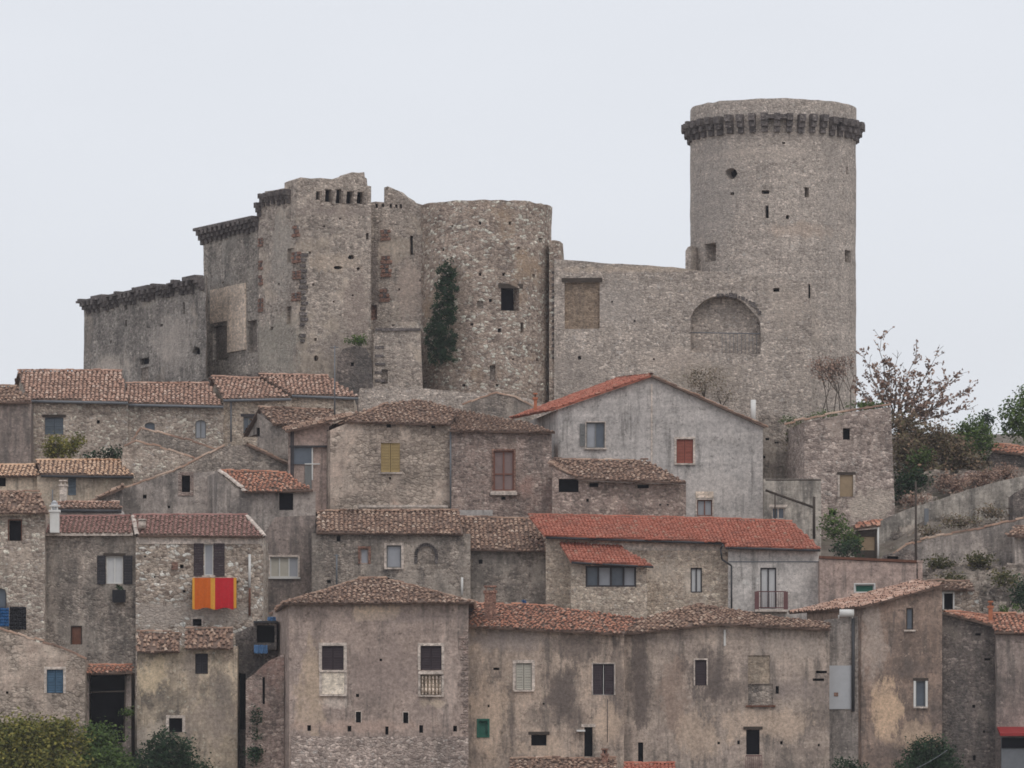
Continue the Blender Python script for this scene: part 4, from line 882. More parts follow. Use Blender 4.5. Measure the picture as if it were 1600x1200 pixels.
# balcony slab and blanket
bl = thing('balcony', 'small iron balcony holding the red and orange blanket', 'balcony', at(336, 905, 311.2)); b = MB(); a = at(299, 906, 310.7); c_ = at(371, 902, 310.7); b.box(a.x, 310.75, a.z - .02, c_.x, 311.6, c_.z); b.build('slab', 'surround_plaster', bl)
b = MB(); ztop = a.z + .0
for i in range(13):
    x = a.x + .03 + (c_.x - a.x - .06) * i / 12; b.tube((x, 310.78, a.z - .05), (x, 310.78, a.z - 1.55), .012, n=5)
b.tube((a.x, 310.78, a.z + .02), (c_.x, 310.78, a.z + .02), .025); b.build('railing', 'dark_metal', bl)
rug = thing('blanket', 'blanket in orange and red blocks with yellow stripes hung from the balcony', 'blanket', at(336, 952, 310.6))
def cloth(x0, x1, mat, nm, y0=903, y1=951):
    b = MB(); n = 10; m_ = 12
    for i in range(n):
        for j in range(m_):
            pts = []
            for (u, v) in ((i, j), (i + 1, j), (i + 1, j + 1), (i, j + 1)):
                x = x0 + (x1 - x0) * u / n; y = y0 + (y1 - y0) * v / m_ + (1.5 * math.sin(x * .21) if v == m_ else 0)
                p = at(x, y, 310.66); p.y += .035 * math.sin(x * .55 + y * .03) * (v / m_ + .2) + .02 * math.sin(x * .23); pts.append(p)
            b.face(pts, 0, True)
    for i in range(n):     # the fold over the rail
        pts = [at(x0 + (x1 - x0) * (i + u) / n, y0, 310.66) for u in (0, 1)]; b.face([pts[0], pts[1], pts[1] + Vector((0, .2, .03)), pts[0] + Vector((0, .2, .03))])
    b.build(nm, mat, rug, fix=False)
cloth(300.5, 304, 'yellow_cloth', 'yellow_stripe'); cloth(304, 329, 'orange_cloth', 'orange_block'); cloth(329, 336, 'yellow_cloth', 'yellow_stripe'); cloth(336, 365, 'red_cloth', 'red_block'); cloth(365, 369.5, 'yellow_cloth', 'yellow_stripe', y1=949)
# items on the left fronts
def hung(name, label, x0, y0, x1, y1, Y, mat, cat='cloth'):
    b = MB(); n = 8
    for i in range(n):
        for j in range(6):
            pts = []
            for (u, v) in ((i, j), (i + 1, j), (i + 1, j + 1), (i, j + 1)):
                p = at(x0 + (x1 - x0) * u / n, y0 + (y1 - y0) * v / 6 + (random.uniform(-.6, .6) if v in (0, 6) else 0), Y); p.y += .05 * math.sin(u * 1.9 + v * .4); pts.append(p)
            b.face(pts, 0, True)
    k = len(b.f)
    o = b.build(name, mat); m2 = o.modifiers.new('thickness', 'SOLIDIFY'); m2.thickness = .02
    tag(o, label, cat); recenter(o); return o
hung('hanging_cloth', 'blue cloth hanging at the left edge beneath the arched door', -14, 950, 14, 979, 310.3, 'blue_cloth')
hung('hanging_cloth', 'black cloth hung beside the blue one at the left edge', 15, 948, 41, 984, 310.5, 'black_cloth')
bk_ = thing('window_box', 'dark planter box hanging under the black-shuttered window', 'planter', at(186, 941, 311.7)); a = at(176, 941, 311.6); c_ = at(196, 922, 311.6); b = MB(); b.box(a.x, 311.3, a.z, c_.x, 311.85, c_.z); b.build('box', 'black_cloth', bk_)
mb = MB(); leaves(mb, [blob(186, 919, 311.5, 10, 5, 6)], 90, .06, .06); mb.build('foliage', 'leaf_dark', bk_, fix=False)
h, f = house('stone_house', 'block-built stone house at lower left with one bright blue shuttered window', 'house', 302, [(-40, 985), (0, 984), (40, 998), (80, 1008), (133, 1030)], 'block_tan',
    wins=[w_(73, 1046, 99, 1083, 'shut', mat='blue_shutter', n=2, surround='surround_plaster', sw=.14)], depth=5, coping=[(-40, 984), (0, 983), (40, 997), (80, 1007), (134, 1029)], holes=[(9, 1080, 13, 1084)], rough=.05)
h, f = house('lean_to', 'open dark shed under a thin strip of orange tiles', 'shed', 303.5, [(134, 1050), (205, 1049)], 'mauve_plaster', wins=[w_(139, 1054, 195, 1160, 'dark', rv=1.6)],
    roofs=[[(133, 1052, 303), (207, 1050, 303), (207, 1040, 304.6), (133, 1041)]], tiles='tiles_orange', mess=.3, depth=3)
b = MB(); b.tube(at(140, 1082, 303.4), at(196, 1080, 303.4), .04); b.tube(at(197, 1051, 303.4), at(193, 1150, 303.4), .04); b.build('timber_rail', 'old_wood', h)
h, f = house('plaster_house', 'peeling ochre house with a ragged two-part strip of roof tiles, two small dark windows', 'house', 303.2, [(214, 1012), (371, 1010)], 'ochre_plaster',
    wins=[w_(305, 1021, 325, 1053, 'shut', n=2, mat='black_shutter', back='window_dark'), w_(264, 1122, 285, 1144, 'dark', surround='surround_plaster', sw=.15)],
    roofs=[[(215, 1017, 302.7), (281, 1018, 302.7), (281, 990, 304.6), (215, 988)], [(290, 1013, 302.7), (364, 1012, 302.7), (364, 982, 304.6), (291, 984)]], tiles='tiles_brown', mess=1.3, depth=3.4, rough=.06)
chw = MB(); 
h, f = house('stone_wall_house', 'narrow dark stone facade with a tall black alley gap behind the ochre house', 'house', 304.6, [(368, 990), (392, 978), (440, 985)], 'rubble_dark', wins=[w_(371, 1052, 384, 1140, 'dark', rv=1.2)], depth=3, rough=.12, amp=.12)  # near-black panel paints the shade of the alley gap
h, f = house('roof_shelter', 'small black shelter with blue sheeting left of the brown plaster house', 'shelter', 303.6, [(396, 974), (432, 972)], 'rubble_dark', wins=[w_(401, 977, 429, 1004, 'dark', rv=.9)], depth=1.8, bottom=1015)
b = MB(); a = at(396, 973, 303.3); c_ = at(433, 970, 303.3); b.box(a.x, 303.2, a.z, c_.x, 304.5, c_.z); b.build('roof', 'dark_metal', h)
hung('blue_sheet', 'pale blue plastic sheet on top of the small black shelter', 418, 964, 431, 970, 303.4, 'blue_tarp', 'sheet')
hung('blue_sheet', 'blue plastic sheet hanging below the black shelter opening', 397, 1008, 418, 1021, 303.0, 'blue_tarp', 'sheet')
h, f = house('ruined_wall', 'crumbling dark stone wall standing left of the brown plaster house', 'ruined wall', 301.8, [(384, 1062), (398, 1052), (410, 1040), (424, 1030), (444, 1022)], 'rubble_purple', depth=1.2, rough=.15, amp=.15, holes=[(410, 1058, 414, 1100)])
bush('climbing_ivy', 'dark green ivy hanging on the crumbling wall between ochre and brown houses', [(402, 1130, 301.5, 7, 26, 5), (396, 1175, 301.5, 14, 16, 6)], 'leaf_dark', 700, .07, .15, cat='ivy', stems=False)
# ------------------------------------------------------------------ centre
h, f = house('stone_house', 'block-built house with bright yellow closed shutters under a low hipped roof', 'house', 330, [(516, 672), (546, 660), (703, 664)], 'block_tan',
    wins=[w_(595, 692, 625, 738, 'shut', mat='yellow_shutter', n=2, sill='surround_plaster')], holes=[(604, 662, 611, 668), (674, 664, 680, 669), (608, 745, 611, 749)],
    roofs=[[(544, 658, 329.6), (702, 663, 329.6), (717, 640, 333.2), (656, 624), (603, 631), (549, 647)], [(544, 658, 329.6), (603, 631, 333.6), (478, 683, 336.5)]], tiles='tiles_brown', mess=.55, depth=7, dx=-1.5)
s0, z0 = f.sz(596, 785); s1, z1 = f.sz(610, 750); 
b = MB(); s0, z0 = f.sz(560, 793); s1, z1 = f.sz(700, 789); b.fbox(f, s0, z0, s1, z1, .06, -.02); b.build('ledge', 'surround_plaster', h)
b = MB(); b.tube(at(704, 668, 329.6), at(704, 800, 329.6), .05); b.build('downpipe', 'grey_metal', h)
h, f = house('stone_house', 'reddish stone house with a tall red-brown balcony window in a tan surround', 'house', 329.6, [(705, 675), (862, 676)], 'rubble_purple',
    wins=[w_(771, 704, 803, 767, 'glass', n=2, frame='redwood', pane='mauve_curtain', bars=(.42,), surround='brick', sw=.1, fw=.09, sill='surround_plaster')], holes=[(783, 776, 790, 781)],
    roofs=[[(703, 672, 329.2), (867, 675, 329.2), (827, 661, 332.5), (758, 648), (717, 641), (700, 641)]], tiles='tiles_brown', mess=.55, depth=6.5)
b = MB(); s0, z0 = f.sz(766, 774); s1, z1 = f.sz(808, 769); b.fbox(f, s0, z0, s1, z1, .3, 0); b.build('ledge', 'surround_plaster', h)
b = MB(); s0, z0 = f.sz(706, 806); s1, z1 = f.sz(770, 797); b.fbox(f, s0, z0, s1, z1, .08, 0); b.build('ledge', 'grey_render', h)
ruin('ruined_gable', 'small rounded stone gable peeping over the hipped roofs, below the rounded tower', 343, [(722, 660), (724, 634), (750, 622), (777, 615), (805, 621), (830, 634), (836, 660)], 'rubble_grey', thick=2, zb=24, coping=[(723, 634), (750, 622), (777, 615), (805, 621), (832, 636)])
r = chimney('chimney', 'little red clay chimney between the stone gable and the grey house roof', 834, 624, 839, 642, 338, 'clay_pot', cap='clay_pot', d=.2)
# glazed balcony
lg = thing('glazed_balcony', 'tall dark glazed balcony with white bars, left of the yellow-shuttered house', 'balcony', at(482, 797, 331))
f = Plane(448, 331, 516, 331); mb = MB(); pts = [f.sz(*p) for p in ((450, 800), (450, 672), (470, 668), (514, 660), (514, 800))]
wall_mesh(mb, f, pts, [rect(f, 454, 698, 512, 795)], .5, .02, .02, ('off', .2), .2); mb.build('wall', 'pink_render', lg)
b = MB(); s0, z0 = f.sz(453, 797); s1, z1 = f.sz(513, 696); b.fbox(f, s0, z0, s1, z1, -1.4, -1.45); b.build('backing', 'room_dark', lg)
b = MB()
for x in (455, 512, 458): s0, z0 = f.sz(x - 1.1, 795); s1, z1 = f.sz(x + 1.1, 672); b.fbox(f, s0, z0, s1, z1, .05, -.06)
s0, z0 = f.sz(452, 699); s1, z1 = f.sz(513, 696); b.fbox(f, s0, z0, s1, z1, .08, -.08); b.build('frame', 'dark_frame', lg)
b = MB(); s0, z0 = f.sz(455, 725); s1, z1 = f.sz(487, 699); b.fbox(f, s0, z0, s1, z1, -.1, -.13); b.build('pane', 'glass', lg)
b = MB(); s0, z0 = f.sz(476, 765); s1, z1 = f.sz(487, 727); b.fbox(f, s0, z0, s1, z1, -.1, -.13); b.build('pane', 'grey_shutter', lg)
b = MB(); s0, z0 = f.sz(487, 750); s1, z1 = f.sz(489, 699); b.fbox(f, s0, z0, s1, z1, -.05, -.1); s0, z0 = f.sz(476, 725.6); s1, z1 = f.sz(500, 724); b.fbox(f, s0, z0, s1, z1, -.04, -.1); b.build('bar', 'white_paint', lg)
roof_mesh([[(446, 674, 330.3), (548, 650, 330.3), (548, 645, 333.5), (446, 668)]], 1).build('roof', ['tiles_brown', 'roof_underside'], lg, fix=False)
hung('hanging_cloth', 'pale laundry hanging inside the dark glazed balcony', 499, 712, 508, 740, 331.6, 'white_sheet'); hung('hanging_cloth', 'bluish laundry low inside the dark glazed balcony', 498, 760, 509, 778, 331.7, 'blue_tarp')
# long building below
h, f = house('stone_house', 'long grey stone house with a bricked-up arch, pale-framed window and brown roof', 'house', 318, [(487, 833), (735, 834)], 'rubble_grey',
    wins=[w_(563, 857, 576, 881, 'glass', n=1, frame='pink_render', pane='glass_pale', surround='brick', sw=.12), w_(604, 852, 627, 887, 'glass', n=1, frame='grey_shutter', pane='glass_pale', surround='surround_plaster', sw=.14, sill='surround_plaster'),
          dict(r=(653, 853, 679, 882), arch=868, k='niche', mat='rubble_grey', rv=.12, name='blocked_arch')], holes=[(526, 837, 532, 846), (511, 906, 517, 911), (628, 911, 632, 915)],
    gab=[(494, 832, 724, 834, 716, 799, 497, 800, 3.2)], tiles='tiles_brown', mess=.55, depth=6.4)
b = MB()
for i in range(15):
    w = math.pi * i / 14; x = 666 + 16 * math.cos(w); y = 868 - 17 * math.sin(w); s_, z = f.sz(x, y); b.fbox(f, s_ - .09, z - .09, s_ + .09, z + .09, .05, -.05)
for y in (872, 878): 
    for x in (650, 682): s_, z = f.sz(x, y); b.fbox(f, s_ - .09, z - .1, s_ + .09, z + .1, .05, -.05)
b.build('arch_stones', 'corbel_stone', h)
b = MB(); b.tube(at(526, 920, 317.5), at(526, 866, 317.5), .05); b.tube(at(522, 868, 317.5), at(530, 868, 317.5), .03); o = b.build('pole', 'grey_metal'); tag(o, 'short grey pipe mast in front of the long stone house', 'pole'); recenter(o)
b = MB(); b.tube(at(722, 930, 317.8), at(722, 902, 317.8), .07); b.build('downpipe', 'white_paint', h)
h, f = house('plaster_house', 'streaked grey house with dark weathered roof beside the red-roofed row', 'house', 318.6, [(735, 860), (892, 861)], 'rubble_grey',
    roofs=[[(733, 858, 318.1), (876, 861, 318.1), (830, 812, 322.5), (718, 808)]], tiles='tiles_brown', mess=.55, depth=7, holes=[(748, 874, 754, 881)])
b = MB(); s0, z0 = f.sz(869, 912); s1, z1 = f.sz(881, 870); b.fbox(f, s0, z0, s1, z1, .12, .0); b.build('flue_panel', 'white_sheet', h)
bush('potted_plant', 'small blue-violet plant on the ledge behind the orange roof', [(822, 940, 307.6, 6, 4, 4)], 'blue_cloth', 60, .05, .05, cat='plant', stems=False)
# large grey gable house
Y1 = 335.0
r0, r1, r2 = at(868, 638, Y1 - .3), at(1018, 586, Y1 - .3), at(964, 592, Y1 + 8)
q0, q3 = at(1197, 666, Y1 - .3), None; q3 = q0 + (r2 - r1)
P4, _ = plane_poly([(868, 638, Y1 - .3), (1018, 586, Y1 - .3), (964, 592, Y1 + 8), (797, 653)])
h, f = house('gabled_house', 'large smooth grey gable house with one red shuttered window, roof edged in orange tiles', 'house', Y1, [(872, 640), (1018, 589), (1060, 604), (1119, 628), (1192, 664)], 'grey_render',
    wins=[w_(916, 660, 945, 700, 'glass', n=2, frame='grey_shutter', pane=['glass_pale', 'glass'], surround='surround_plaster', sw=.05, sill='surround_plaster'), w_(1057, 686, 1083, 724, 'shut', mat='red_shutter', n=2, surround='surround_plaster', sw=.12, sill='surround_plaster'),
          w_(1089, 781, 1113, 806, 'glass', n=2, frame='redwood', pane='glass_pale', surround='surround_plaster', sw=.08)], depth=8, dx=-1.6, step=.8, amp=.015, rough=0)
roof_mesh([P4], .06, .19).build('roof', ['tiles_red', 'tiles_red'], h, fix=False)
roof_mesh([[q0, r1, r2, q3]], .2).build('roof', ['tiles_brown', 'roof_underside'], h, fix=False)
b = MB(); s0, z0 = f.sz(1017, 800); s1, z1 = f.sz(1019.5, 600); b.fbox(f, s0, z0, s1, z1, .03, 0); b.build('render_joint', 'surround_plaster', h)
b = MB(); s0, z0 = f.sz(1087, 778); s1, z1 = f.sz(1115, 768); b.fbox(f, s0, z0, s1, z1, .05, 0); b.build('panel', 'patch_plaster', h)
lw = b = MB(); s0, z0 = f.sz(906, 697); s1, z1 = f.sz(914, 662); leaf(f, s0, z0, s1, z1, .09, .04, 'grey_shutter', h)
b = MB(); P = at(1177, 661, 336); b.tube(P, P + Vector((0, 0, 1.35)), .15, n=14); o = b.build('flue_pipe', 'white_paint'); tag(o, 'shiny white metal flue on the right slope of the large grey gable', 'flue'); recenter(o)
# open-sided shed
h, f = house('tile_roofed_shed', 'low stone shed with sagging mossy roof and dark gaps under its eaves', 'shed', 325, [(863, 730), (885, 742), (908, 751), (1072, 757)], 'rubble_purple',
    wins=[w_(873, 748, 904, 769, 'dark', rv=.9), w_(921, 754, 935, 761, 'dark', rv=.6), w_(996, 757, 1014, 763, 'dark', rv=.6)], holes=[(916, 779, 920, 784), (1030, 787, 1033, 790), (1042, 787, 1045, 790)],
    roofs=[[(907, 748, 324.4), (1072, 754, 324.4), (1013, 721, 328.4), (866, 718)], [(907, 748, 324.4), (866, 718, 328.4), (858, 726, 326)]], tiles='tiles_brown', mess=.9, depth=5)
# long red-roofed row
h, f = house('stone_house', 'beige stone house under the long smooth red roof, with a narrow white window', 'house', 316, [(853, 840), (1140, 848)], 'rubble_beige',
    wins=[w_(1079, 887, 1097, 926, 'glass', n=2, frame='dark_frame', pane='curtain', fw=.07)],
    roofs=[[(851, 837, 315.4), (1133, 847, 315.4), (1115, 811, 320), (826, 805)]], tiles='tiles_red', mess=.06, depth=8, step=.8, amp=.02)
gutter(h, [(853, 840, 315.4), (1130, 849, 315.4)], .07, 'dark_metal')
s0, z0 = f.sz(894, 860); s1, z1 = f.sz(1139, 849)
b = MB(); b.fbox(f, s0, z0, s1, z1, .04, -.02); b.build('render_band', 'surround_plaster', h)
h, f = house('plaster_house', 'light grey rendered house ending the long red roof, glazed balcony door with small rail', 'house', 315.4, [(1138, 857), (1280, 860)], 'pale_render',
    wins=[w_(1188, 887, 1213, 951, 'glass', n=2, frame='dark_frame', pane='curtain', fw=.07)],
    roofs=[[(1134, 854, 314.9), (1282, 858, 314.9), (1238, 816, 320), (1113, 811)]], tiles='tiles_red', mess=.06, depth=8, step=.8, amp=.01, rough=0)
gutter(h, [(1134, 856, 314.8), (1282, 860, 314.8)], .07, 'dark_metal')
gutter(h, [(1130, 850, 315.2), (1126, 858, 315.2), (1128, 874, 315.2), (1143, 884, 315.2), (1143, 955, 315.2)], .05, 'dark_metal', 'downpipe')
b = MB(); s0, z0 = f.sz(1139, 878.5); s1, z1 = f.sz(1279, 877); b.fbox(f, s0, z0, s1, z1, .03, 0); b.build('render_joint', 'grey_metal', h)
b = MB(); A0 = at(1182, 953, 315.2); A1 = at(1227, 953, 315.2); zt_ = at(1182, 925, 315.2).z
for yy in (314.7,):
    b.tube((A0.x, yy, zt_), (A1.x, yy, zt_), .03); b.tube((A0.x, yy, A0.z + .1), (A1.x, yy, A0.z + .1), .025)
    for i in range(17): x = A0.x + (A1.x - A0.x) * i / 16; b.tube((x, yy, A0.z + .05), (x, yy, zt_), .012, n=5)
for x in (A0.x, A1.x): 
    b.tube((x, 314.7, zt_), (x, 315.4, zt_), .03); b.box(x - .12, 314.66, A0.z, x + .12, 314.7, zt_)
b.build('railing', 'railing_red', h)
b = MB(); b.box(A0.x - .1, 314.6, A0.z - .12, A1.x + .1, 315.42, A0.z); b.build('balcony_slab', 'surround_plaster', h)
h, f = house('sun_room', 'projecting sun room with four grey window panes under its own small red roof', 'annex', 313.8, [(892, 881), (1011, 886)], 'rubble_beige',
    wins=[w_(915, 884, 994, 917, 'glass', n=4, frame='dark_frame', fw=.10, pane=['glass', 'glass_pale', 'glass', 'glass_pale'])],
    roofs=[[(892, 877, 313.2), (1021, 884, 313.2), (962, 850, 316.3), (874, 847)]], tiles='tiles_red', mess=.06, depth=2.2, step=.8, amp=.02)
gutter(h, [(893, 879, 313.1), (1021, 886, 313.1)], .06, 'dark_metal')
# ------------------------------------------------------------------ front row
hl = [(480, 1133, 486, 1142), (543, 1134, 549, 1143), (602, 1135, 607, 1148), (655, 1133, 661, 1145), (708, 1134, 714, 1143), (593, 1029, 597, 1033), (556, 1084, 561, 1089), (620, 1193, 643, 1204), (500, 1192, 524, 1204)] + \
     [(463 + i * 19.5 + random.uniform(-2, 2), 1166 + random.uniform(-1.5, 1.5), 469 + i * 19.5 + random.uniform(-1, 2), 1170) for i in range(14)]
h, f = house('plaster_house', 'big brown plaster house in front with two plum shuttered windows above parapet panels', 'house', 300, [(452, 944), (732, 943)], 'brown_plaster',
    wins=[w_(503, 1009, 537, 1047, 'shut', mat='plum_shutter', n=2, surround='surround_plaster', sw=.16), w_(657, 1009, 690, 1047, 'shut', mat='plum_shutter', n=2, surround='surround_plaster', sw=.14),
          w_(503, 1051, 538, 1085, 'panel', mat='cream_panel', off=.03, name='parapet_panel', surround='surround_plaster', sw=.14, sill='surround_plaster'), w_(657, 1054, 690, 1086, 'niche', mat='ochre_plaster', rv=.2, name='balustrade_niche', surround='surround_plaster', sw=.12, sill='surround_plaster'),
          w_(556, 1112, 564, 1129, 'dark', surround='surround_plaster', sw=.04), w_(630, 1113, 638, 1130, 'dark', surround='surround_plaster', sw=.04)],
    holes=hl, depth=7, dx=-1.2, step=.6)
vv = [at(442, 942, 299.5), at(740, 941, 299.5), at(604, 905, 304.5), at(560, 906, 304.5)]
bl0 = at(425, 961, 308); br0 = Vector((vv[1].x, 309, vv[1].z))
roof_mesh([vv, [vv[0], vv[3], bl0], [vv[1], br0, vv[2]], [br0, bl0, vv[3], vv[2]]], .8).build('roof', ['tiles_brown', 'roof_underside'], h, fix=False)
s0, z0 = f.sz(657, 1055); s1, z1 = f.sz(690, 1053); b = MB()
for i in range(6):
    s_ = f.sz(660 + i * 5.6, 1070)[0]; zz0 = f.sz(660, 1085)[1]; zz1 = f.sz(660, 1056)[1]
    for a, c_, r in ((0, .12, .055), (.12, .35, .075), (.35, .55, .05), (.55, .8, .035), (.8, 1, .055)):
        p0 = f.map(s_, zz0 + (zz1 - zz0) * a, -.06); p1 = f.map(s_, zz0 + (zz1 - zz0) * c_, -.06); b.tube(p0, p1, r, r * .8, 8)
b.build('baluster_row', 'patch_plaster', h)
b = MB(); s0, z0 = f.sz(654, 1053.5); s1, z1 = f.sz(693, 1048.5); b.fbox(f, s0, z0, s1, z1, .14, -.05); b.build('handrail', 'surround_plaster', h)
b = MB(); s0, z0 = f.sz(500, 1050.4); s1, z1 = f.sz(541, 1048); b.fbox(f, s0, z0, s1, z1, .1, -.05); b.build('sill', 'surround_plaster', h)
b = MB(); s0, z0 = f.sz(455, 1240); s1, z1 = f.sz(732, 1151)                   # the base where the plaster has fallen
hb = [h_ for h_ in hl if h_[1] > 1150]
wall_mesh(b, f, [(s0, z0 + .1), (s0, z1), (s1, z1), (s1, z0 + .1)], [rect(f, x0 - .5, y0 - .5, x1 + .5, y1 + .5) for x0, y0, x1, y1 in hb if y1 < 1240], .4, .03, .06, ('off', .02), .03)
for v_ in range(len(b.v)): b.v[v_].y -= .055
b.build('stone_base', 'rubble_beige_rough', h)
b = MB()
for i in range(22):
    y = 985 + i * 8.2; s1, z0 = f.sz(731.5, y + 5); s0 = s1 - random.uniform(.2, .55); b.fbox(f, s0, z0, s1, z0 + random.uniform(.13, .2), .05, -.1)
b.build('quoin_stones', 'rubble_purple', h)
h, f = house('plaster_house', 'streaked ochre-grey house with black shutters ajar, orange roof and a green-framed hatch', 'house', 302, [(732, 980), (800, 983), (975, 991)], 'stained_plaster',
    wins=[w_(806, 1036, 831, 1078, 'shut', n=2, mat='cream_shutter', surround='surround_plaster', sw=.16, sill='surround_plaster'), w_(926, 1037, 960, 1086, 'glass', n=2, frame='white_paint', pane='window_dark', fw=.03, surround='surround_plaster', sw=.05),
          w_(748, 1126, 762, 1150, 'glass', n=1, frame='green_paint', pane='green_paint', surround='green_paint', sw=.1, sb=.08), w_(830, 1148, 854, 1165, 'dark', lintel='old_wood'), w_(913, 1136, 926, 1182, 'dark', lintel='surround_plaster')],
    holes=[(941, 1170, 949, 1178), (771, 1043, 780, 1047), (762, 1101, 765, 1105), (848, 1098, 851, 1101)],
    roofs=[[(730, 978, 301.5), (974, 990, 301.5), (1008, 967, 305.8), (930, 957), (865, 948), (774, 945), (733, 943)]], tiles='tiles_orange', mess=.9, depth=5)
for (x0, x1) in ((927, 941), (945, 959)):
    s0, z0 = f.sz(x0, 1085); s1, z1 = f.sz(x1, 1038); leaf(f, s0, z0, s1, z1, -.04, -.08, 'plum_shutter', h)
b = MB(); a = at(901, 1143, 301.4); b.box(a.x, 301.4, a.z, a.x + .45, 301.95, a.z + .09); b.build('ledge', 'white_paint', h)
b = MB(); b.tube(at(949, 1092, 301.85), at(949, 1160, 301.85), .02); b.build('cable', 'dark_metal', h)
cc = chimney('chimney', 'orange brick chimney at the left end of the mottled orange roof', 757, 926, 775, 970, 303.2, 'brick', cap='brick', d=.6)
h, f = house('plaster_house', 'grey-black streaked house with peaked brown roof, one plum shutter and a blocked window', 'house', 303, [(975, 991), (1060, 983), (1120, 977), (1296, 985)], 'stained_plaster_grey',
    wins=[w_(1086, 1031, 1104, 1071, 'shut', n=1, mat='plum_shutter', surround='surround_plaster', sw=.07), w_(1169, 1024, 1203, 1068, 'niche', mat='bricked', rv=.08, name='blocked_window'), w_(1169, 1069, 1208, 1102, 'niche', mat='rubble_grey', rv=.1, name='blocked_window', sill='rust_brown'),
          w_(1166, 1140, 1187, 1179, 'dark', lintel='old_wood'), w_(997, 1160, 1005, 1204, 'dark')],
    holes=[(1121, 1159, 1125, 1163), (1152, 1157, 1156, 1163), (1219, 1158, 1223, 1163), (1278, 1162, 1281, 1166), (1212, 1072, 1217, 1084), (1275, 1048, 1292, 1052), (1270, 1060, 1288, 1064)],
    roofs=[[(974, 990, 302.5), (1121, 974, 302.5), (1090, 943, 307.2), (1008, 966)], [(1121, 974, 302.5), (1298, 983, 302.5), (1296, 973, 304.6), (1191, 961), (1090, 943)]], tiles='tiles_brown', mess=.55, depth=4.6, dx=-.4)
b = MB(); s0, z0 = f.sz(1165, 1204); s1, z1 = f.sz(1190, 1181)
for i in range(9): s_ = s0 + (s1 - s0) * i / 8; b.tube(f.map(s_, z0 - .5, .3), f.map(s_, z1, .3), .015, n=5)
b.tube(f.map(s0, z1, .3), f.map(s1, z1, .3), .03); b.fbox(f, s0, z0 - .6, s1, z0 - .3, .34, 0); b.build('railing', 'railing_red', h)
b = MB(); s0, z0 = f.sz(1131, 1009); s1, z1 = f.sz(1134, 984); b.fbox(f, s0, z0, s1, z1, .05, 0); b.build('render_strip', 'white_paint', h)
# right-hand tan house
h, f = house('plaster_house', 'tall rust-tan house with sloping tiled roof, slit window above a white-edged window', 'house', 304, [(1346, 950), (1400, 935), (1472, 917)], 'rust_plaster',
    wins=[w_(1416, 950, 1427, 984, 'glass', n=1, frame='old_wood', sill='surround_plaster'), w_(1431, 1064, 1446, 1104, 'glass', n=1, frame='grey_metal', pane='glass', surround='white_paint', sw=.12, sill='surround_plaster', lintel='old_wood')],
    roofs=[[(1345, 948, 303.6), (1473, 914, 303.6), (1427, 908, 309.5), (1233, 957)]], tiles='tiles_terracotta', mess=.7, depth=5.4, dx=-2.6)
h, f = house('narrow_facade', 'narrow streaked grey facade with a white panel and dark downpipe', 'house', 304.3, [(1290, 968), (1348, 962)], 'grey_plaster', depth=2.5, step=.6)
gutter(h, [(1333, 966, 304.1), (1333, 1112, 304.1)], .09, 'dark_metal', 'downpipe')
b = MB(); s0, z0 = f.sz(1293, 1108); s1, z1 = f.sz(1331, 1040); b.fbox(f, s0, z0, s1, z1, .08, 0); b.build('panel', 'white_sheet', h)
b = MB(); s0, z0 = f.sz(1303, 1088); b.fbox(f, s0, z0, s0 + .22, z0 + .2, .11, .08); b.build('rust_mark', 'brick', h)
tk = MB(); P = at(1323, 958, 304.0); tk.tube(P + Vector((-.38, 0, 0)), P + Vector((.38, 0, 0)), .2, .2, 14); tk.tube(P + Vector((-.42, 0, -.1)), P + Vector((-.42, 0, -.28)), .03); tk.tube(P + Vector((.3, 0, -.1)), P + Vector((.3, 0, -.28)), .03)
o = tk.build('water_tank', 'white_paint'); tag(o, 'small white tank above the dark downpipe, left of the rust-tan house', 'tank'); recenter(o)
h, f = house('stone_house', 'dark mottled stone house wedged right of the rust-tan house', 'house', 304.6, [(1472, 956), (1510, 964), (1556, 978)], 'rubble_dark', holes=[(1524, 989, 1533, 993), (1538, 1028, 1548, 1032), (1519, 1101, 1524, 1106), (1536, 1141, 1540, 1145), (1520, 1180, 1525, 1188)], depth=4,
    roofs=[[(1476, 957, 304.2), (1557, 978, 304.2), (1552, 964, 306.5), (1500, 957)]], tiles='tiles_orange', mess=.55, amp=.07)
h, f = house('stone_hut', 'little whitewashed stone hut with one dark window above the dark stone house', 'hut', 309, [(1470, 918), (1500, 917), (1530, 924)], 'rubble_tan', wins=[w_(1475, 927, 1489, 952, 'dark', surround='white_paint', sw=.08)],
    roofs=[[(1466, 919, 308.6), (1523, 921, 308.6), (1515, 910, 310.6), (1450, 908)]], tiles='tiles_brown', mess=1, depth=2.4, amp=.1, rough=.12)
h, f = house('plaster_house', 'grey-brown house cut by the right edge, with an orange roof', 'house', 303.6, [(1557, 992), (1640, 993)], 'mauve_plaster', gab=[(1554, 988, 1640, 990, 1636, 961, 1552, 960, 2.6)], tiles='tiles_orange', mess=.4, depth=5)
aw = thing('garage_awning', 'red awning over a dark garage front at the lower right edge', 'awning', at(1590, 1150, 302)); b = MB(); A0 = at(1563, 1150, 301.6)
b.hexa([(A0.x, 301.6, A0.z), (A0.x + 3, 301.6, A0.z), (A0.x + 3, 303.6, A0.z + .4), (A0.x, 303.6, A0.z + .4)], [(A0.x, 301.6, A0.z + .14), (A0.x + 3, 301.6, A0.z + .14), (A0.x + 3, 303.6, A0.z + .54), (A0.x, 303.6, A0.z + .54)]); b.build('canopy', 'red_awning', aw)
b = MB(); b.box(A0.x + .1, 302.2, A0.z - 3, A0.x + 3, 302.3, A0.z - .05); b.build('shutter', 'grey_metal', aw)
